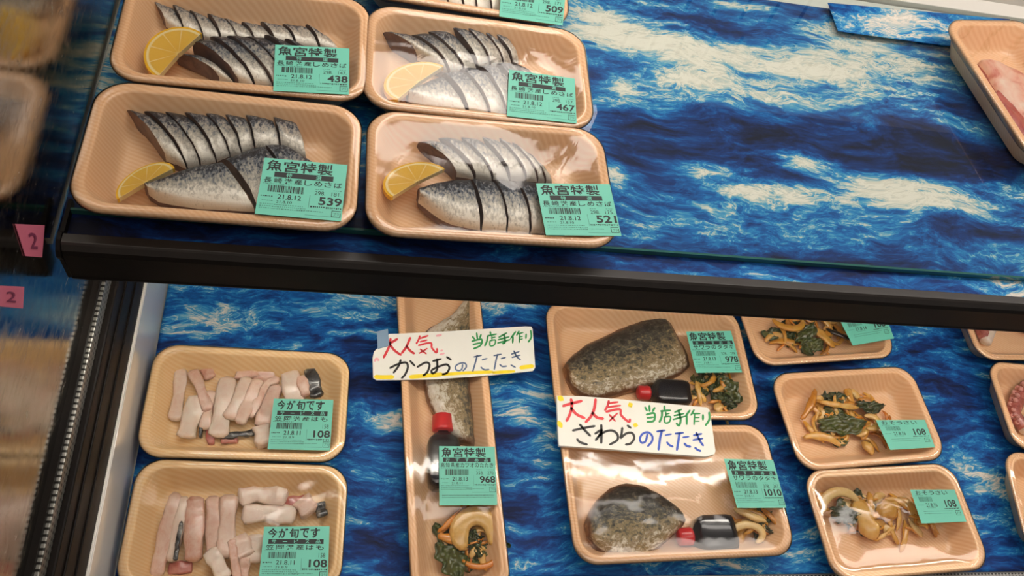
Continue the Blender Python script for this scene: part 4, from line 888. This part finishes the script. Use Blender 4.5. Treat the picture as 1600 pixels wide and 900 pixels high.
def card(outline, origin, scale, z, strokes, label, dots, th=.0016, name='handwritten_card'):
    """outline and strokes in the enlarged pixels of one card"""
    def W(p, dz=0.0): q = at(origin[0] + p[0] / scale, origin[1] + p[1] / scale, z + th); return (q[0], q[1], z + th + dz)
    top = [W(p) for p in outline]; n = len(top); V = top + [(x, y, z) for x, y, _ in top]
    F = [tuple(range(n - 1, -1, -1)), tuple(range(n, 2 * n))] + [(i, (i + 1) % n, n + (i + 1) % n, n + i) for i in range(n)]
    o = obj(name, V, F, M['card'], None, smooth=False); bevel(o, .0004); tag(o, label, 'sign', 'handwritten product cards')
    for part, mk, lst in strokes:
        parts = []
        for i, (w_, pts) in enumerate(lst):
            v, f = stroke_mesh(pts, w_); parts.append(([(*W(q), 0)[:3] for q in v], f, 0))
        V, F, _ = merge(parts); V = [(x, y, zz + .0003) for x, y, zz in V]
        obj(part, V, F, M[mk], o, smooth=False)
    parts = []
    for (x, y, r_) in dots:
        v = [W((x + r_ * math.cos(a), y + r_ * math.sin(a)), .0002) for a in np.linspace(0, 2 * math.pi, 14, endpoint=False)]; parts.append((v, [tuple(range(13, -1, -1))], 0))
    return o, W
# card over the bonito tray (enlarged crop: 5.333 px per photo px, origin 560,480)
rd = 20; bk = 18; gn = 15; bl = 13
red1 = [(rd, [(188, 318), (255, 305), (325, 265)]), (rd, [(268, 262), (255, 330), (210, 422)]), (rd, [(262, 310), (300, 360), (355, 400)]),
        (rd, [(432, 255), (400, 330), (360, 385)]), (rd, [(400, 325), (430, 362), (465, 388)]),
        (16, [(512, 240), (500, 275), (482, 305)]), (16, [(512, 262), (580, 238)]), (14, [(512, 290), (572, 275)]), (16, [(500, 320), (600, 298), (612, 340), (650, 380), (655, 345)]), (14, [(515, 350), (565, 390)]), (14, [(572, 345), (508, 385)])]
grn1 = [(gn, [(985, 215), (992, 268)]), (gn, [(950, 245), (968, 268)]), (gn, [(1022, 228), (1012, 258)]), (gn, [(945, 285), (1025, 268), (1018, 318), (958, 348)]), (gn, [(955, 312), (1018, 298)]),
        (gn, [(1098, 205), (1102, 228)]), (gn, [(1075, 240), (1150, 225)]), (gn, [(1078, 240), (1070, 285), (1052, 325)]), (12, [(1112, 240), (1112, 272)]), (12, [(1112, 256), (1140, 250)]), (12, [(1095, 282), (1140, 275), (1132, 315), (1098, 322), (1095, 282)]),
        (gn, [(1170, 252), (1235, 215)]), (gn, [(1165, 272), (1255, 248)]), (gn, [(1160, 300), (1262, 272)]), (gn, [(1212, 225), (1222, 290), (1200, 305)]),
        (gn, [(1310, 205), (1268, 262)]), (gn, [(1288, 245), (1285, 300)]), (gn, [(1338, 200), (1318, 235)]), (12, [(1325, 225), (1372, 212)]), (12, [(1345, 222), (1340, 295)]), (10, [(1345, 248), (1368, 244)]), (10, [(1345, 270), (1368, 265)]),
        (gn, [(1398, 225), (1395, 262)]), (gn, [(1435, 195), (1440, 250), (1415, 292)])]
blk1 = [(bk, [(262, 508), (330, 475), (395, 462), (412, 500), (390, 560), (360, 592)]), (bk, [(352, 440), (335, 490), (292, 548)]), (bk, [(430, 448), (470, 490)]),
        (bk, [(490, 500), (560, 462), (592, 480), (575, 540), (540, 572)]),
        (bk, [(620, 450), (690, 432)]), (bk, [(655, 432), (655, 520), (620, 552), (612, 525), (680, 492), (735, 478), (758, 505), (738, 548), (705, 560)]), (bk, [(735, 415), (772, 440)])]
blu1 = [(bl, [(868, 478), (862, 515), (840, 530), (812, 520), (812, 490), (850, 468), (890, 470), (898, 500), (870, 532)]),
        (bl, [(962, 415), (1025, 402)]), (bl, [(990, 402), (975, 460), (952, 538)]), (bl, [(1030, 440), (1072, 428)]), (bl, [(1020, 500), (1050, 522), (1088, 520)]),
        (bl, [(1128, 405), (1190, 392)]), (bl, [(1160, 392), (1145, 450), (1132, 520)]), (bl, [(1188, 430), (1225, 420)]), (bl, [(1178, 478), (1200, 495), (1235, 492)]),
        (bl, [(1275, 392), (1338, 372)]), (bl, [(1280, 420), (1348, 400)]), (bl, [(1295, 365), (1318, 410), (1350, 440)]), (bl, [(1270, 482), (1308, 502)])]
yel1 = [(34, [(140, 580), (200, 584), (290, 582)]), (34, [(430, 582), (560, 572), (700, 560)]), (26, [(700, 562), (900, 548), (1120, 540)]), (26, [(1120, 545), (1300, 535)]), (34, [(1350, 505), (1400, 498), (1455, 492)])]
pnk1 = [(20, [(135, 450), (150, 430), (170, 445)]), (18, [(650, 240), (690, 232)]), (16, [(685, 365), (700, 360)]), (16, [(680, 395), (715, 385)])]
out1 = [(255, 222), (700, 202), (1390, 158), (1440, 160), (1452, 180), (1475, 500), (1455, 530), (1120, 565), (640, 600), (300, 606), (150, 606), (122, 590), (118, 420), (130, 370), (200, 300)]
card(out1, (560, 480), 5.333, .0325, [('red_writing', 'm_red', red1), ('green_writing', 'm_green', grn1), ('black_writing', 'm_black', blk1), ('blue_writing', 'm_greyblue', blu1), ('yellow_border', 'm_yellow', yel1), *[('pink_dot', 'm_pink', [q]) for q in pnk1]],
     'white handwritten card with yellow lower edge lying across the long bonito tray', [])
cl = tag(obj('card_clip', *(lambda P: ([(*p[:2], .0352) for p in P] + [(*p[:2], .0340) for p in P], [(3, 2, 1, 0), (4, 5, 6, 7), (0, 1, 5, 4), (1, 2, 6, 5), (2, 3, 7, 6), (3, 0, 4, 7)]))(px([(589, 518), (606, 514), (608, 540), (590, 545)], .035)), plain('clear_clip', (.25, .36, .48), .15, coat=.6), smooth=False),
         'small translucent clip at the upper left corner of the bonito card', 'clip')
# card over the seared fish trays (5.926 px per photo px, origin 860,600)
red2 = [(26, [(115, 205), (200, 180), (290, 158)]), (26, [(190, 140), (200, 200), (180, 280), (148, 345)]), (26, [(190, 220), (240, 280), (318, 318)]),
        (26, [(418, 140), (405, 230), (375, 300), (325, 355)]), (26, [(385, 265), (430, 310), (490, 322)]),
        (22, [(540, 155), (530, 200), (505, 245)]), (20, [(540, 180), (625, 168)]), (20, [(535, 215), (648, 200)]), (22, [(515, 258), (640, 235), (655, 290), (725, 352), (735, 325)]), (18, [(545, 285), (600, 345)]), (18, [(620, 272), (545, 345)])]
grn2 = [(20, [(915, 200), (918, 255)]), (20, [(875, 215), (895, 250)]), (20, [(965, 220), (945, 255)]), (20, [(888, 285), (960, 272), (958, 340), (895, 352)]), (18, [(895, 315), (955, 308)]),
        (20, [(1055, 205), (1055, 240)]), (20, [(1020, 252), (1110, 245)]), (20, [(1032, 255), (1030, 305), (1008, 355)]), (16, [(1068, 262), (1068, 300)]), (14, [(1070, 280), (1102, 272)]), (16, [(1055, 305), (1110, 305), (1100, 352), (1060, 358), (1055, 305)]),
        (18, [(1150, 262), (1215, 235)]), (18, [(1145, 295), (1235, 275)]), (18, [(1135, 330), (1245, 300)]), (20, [(1185, 245), (1205, 330), (1190, 385), (1165, 365)]),
        (20, [(1290, 245), (1250, 300)]), (20, [(1262, 290), (1262, 375)]), (18, [(1330, 240), (1300, 290)]), (16, [(1318, 275), (1385, 275)]), (16, [(1335, 280), (1330, 378)]), (12, [(1338, 312), (1378, 312)]), (12, [(1338, 345), (1378, 345)]),
        (20, [(1412, 285), (1412, 335)]), (20, [(1468, 262), (1470, 330), (1435, 385)])]
blk2 = [(22, [(205, 432), (300, 410), (412, 390)]), (22, [(272, 375), (310, 420), (370, 482)]), (22, [(245, 510), (275, 540), (340, 562)]),
        (24, [(470, 378), (472, 460), (470, 550)]), (22, [(412, 462), (475, 425), (450, 480), (418, 522)]), (22, [(440, 490), (500, 445), (570, 432), (618, 465), (618, 520), (548, 562)]),
        (22, [(712, 385), (745, 408)]), (22, [(665, 405), (658, 465), (650, 500), (700, 460), (755, 455), (775, 500), (745, 550), (695, 562)])]
blu2 = [(20, [(898, 465), (880, 530), (845, 545), (828, 510), (850, 465), (900, 448), (940, 480), (940, 530), (900, 578)]),
        (20, [(985, 440), (1060, 430)]), (22, [(1032, 432), (1015, 500), (1000, 612)]), (16, [(1062, 475), (1120, 465)]), (20, [(1078, 540), (1100, 565), (1135, 582)]),
        (20, [(1155, 460), (1230, 452)]), (22, [(1195, 455), (1185, 520), (1170, 615)]), (16, [(1225, 495), (1282, 488)]), (20, [(1240, 550), (1262, 572), (1298, 582)]),
        (20, [(1325, 475), (1400, 462)]), (20, [(1320, 520), (1410, 505)]), (20, [(1350, 450), (1380, 520), (1415, 572)]), (20, [(1338, 590), (1362, 610), (1392, 622)])]
yel2 = [(50, [(80, 125), (110, 145)]), (46, [(735, 185), (745, 205)]), (44, [(75, 355), (100, 395)]), (40, [(775, 378), (800, 385)])]
out2 = [(58, 108), (300, 112), (700, 145), (1290, 200), (1450, 215), (1475, 240), (1500, 400), (1530, 620), (1520, 650), (1440, 672), (1000, 640), (560, 605), (250, 582), (80, 572), (72, 480)]
card(out2, (860, 600), 5.926, .0325, [('red_writing', 'm_red', red2), ('green_writing', 'm_green', grn2), ('black_writing', 'm_black', blk2), ('blue_writing', 'm_blue', blu2), ('yellow_dots', 'm_yellow', yel2)],
     'white handwritten card with yellow dots lying across the two seared fish trays', [], th=.0045)
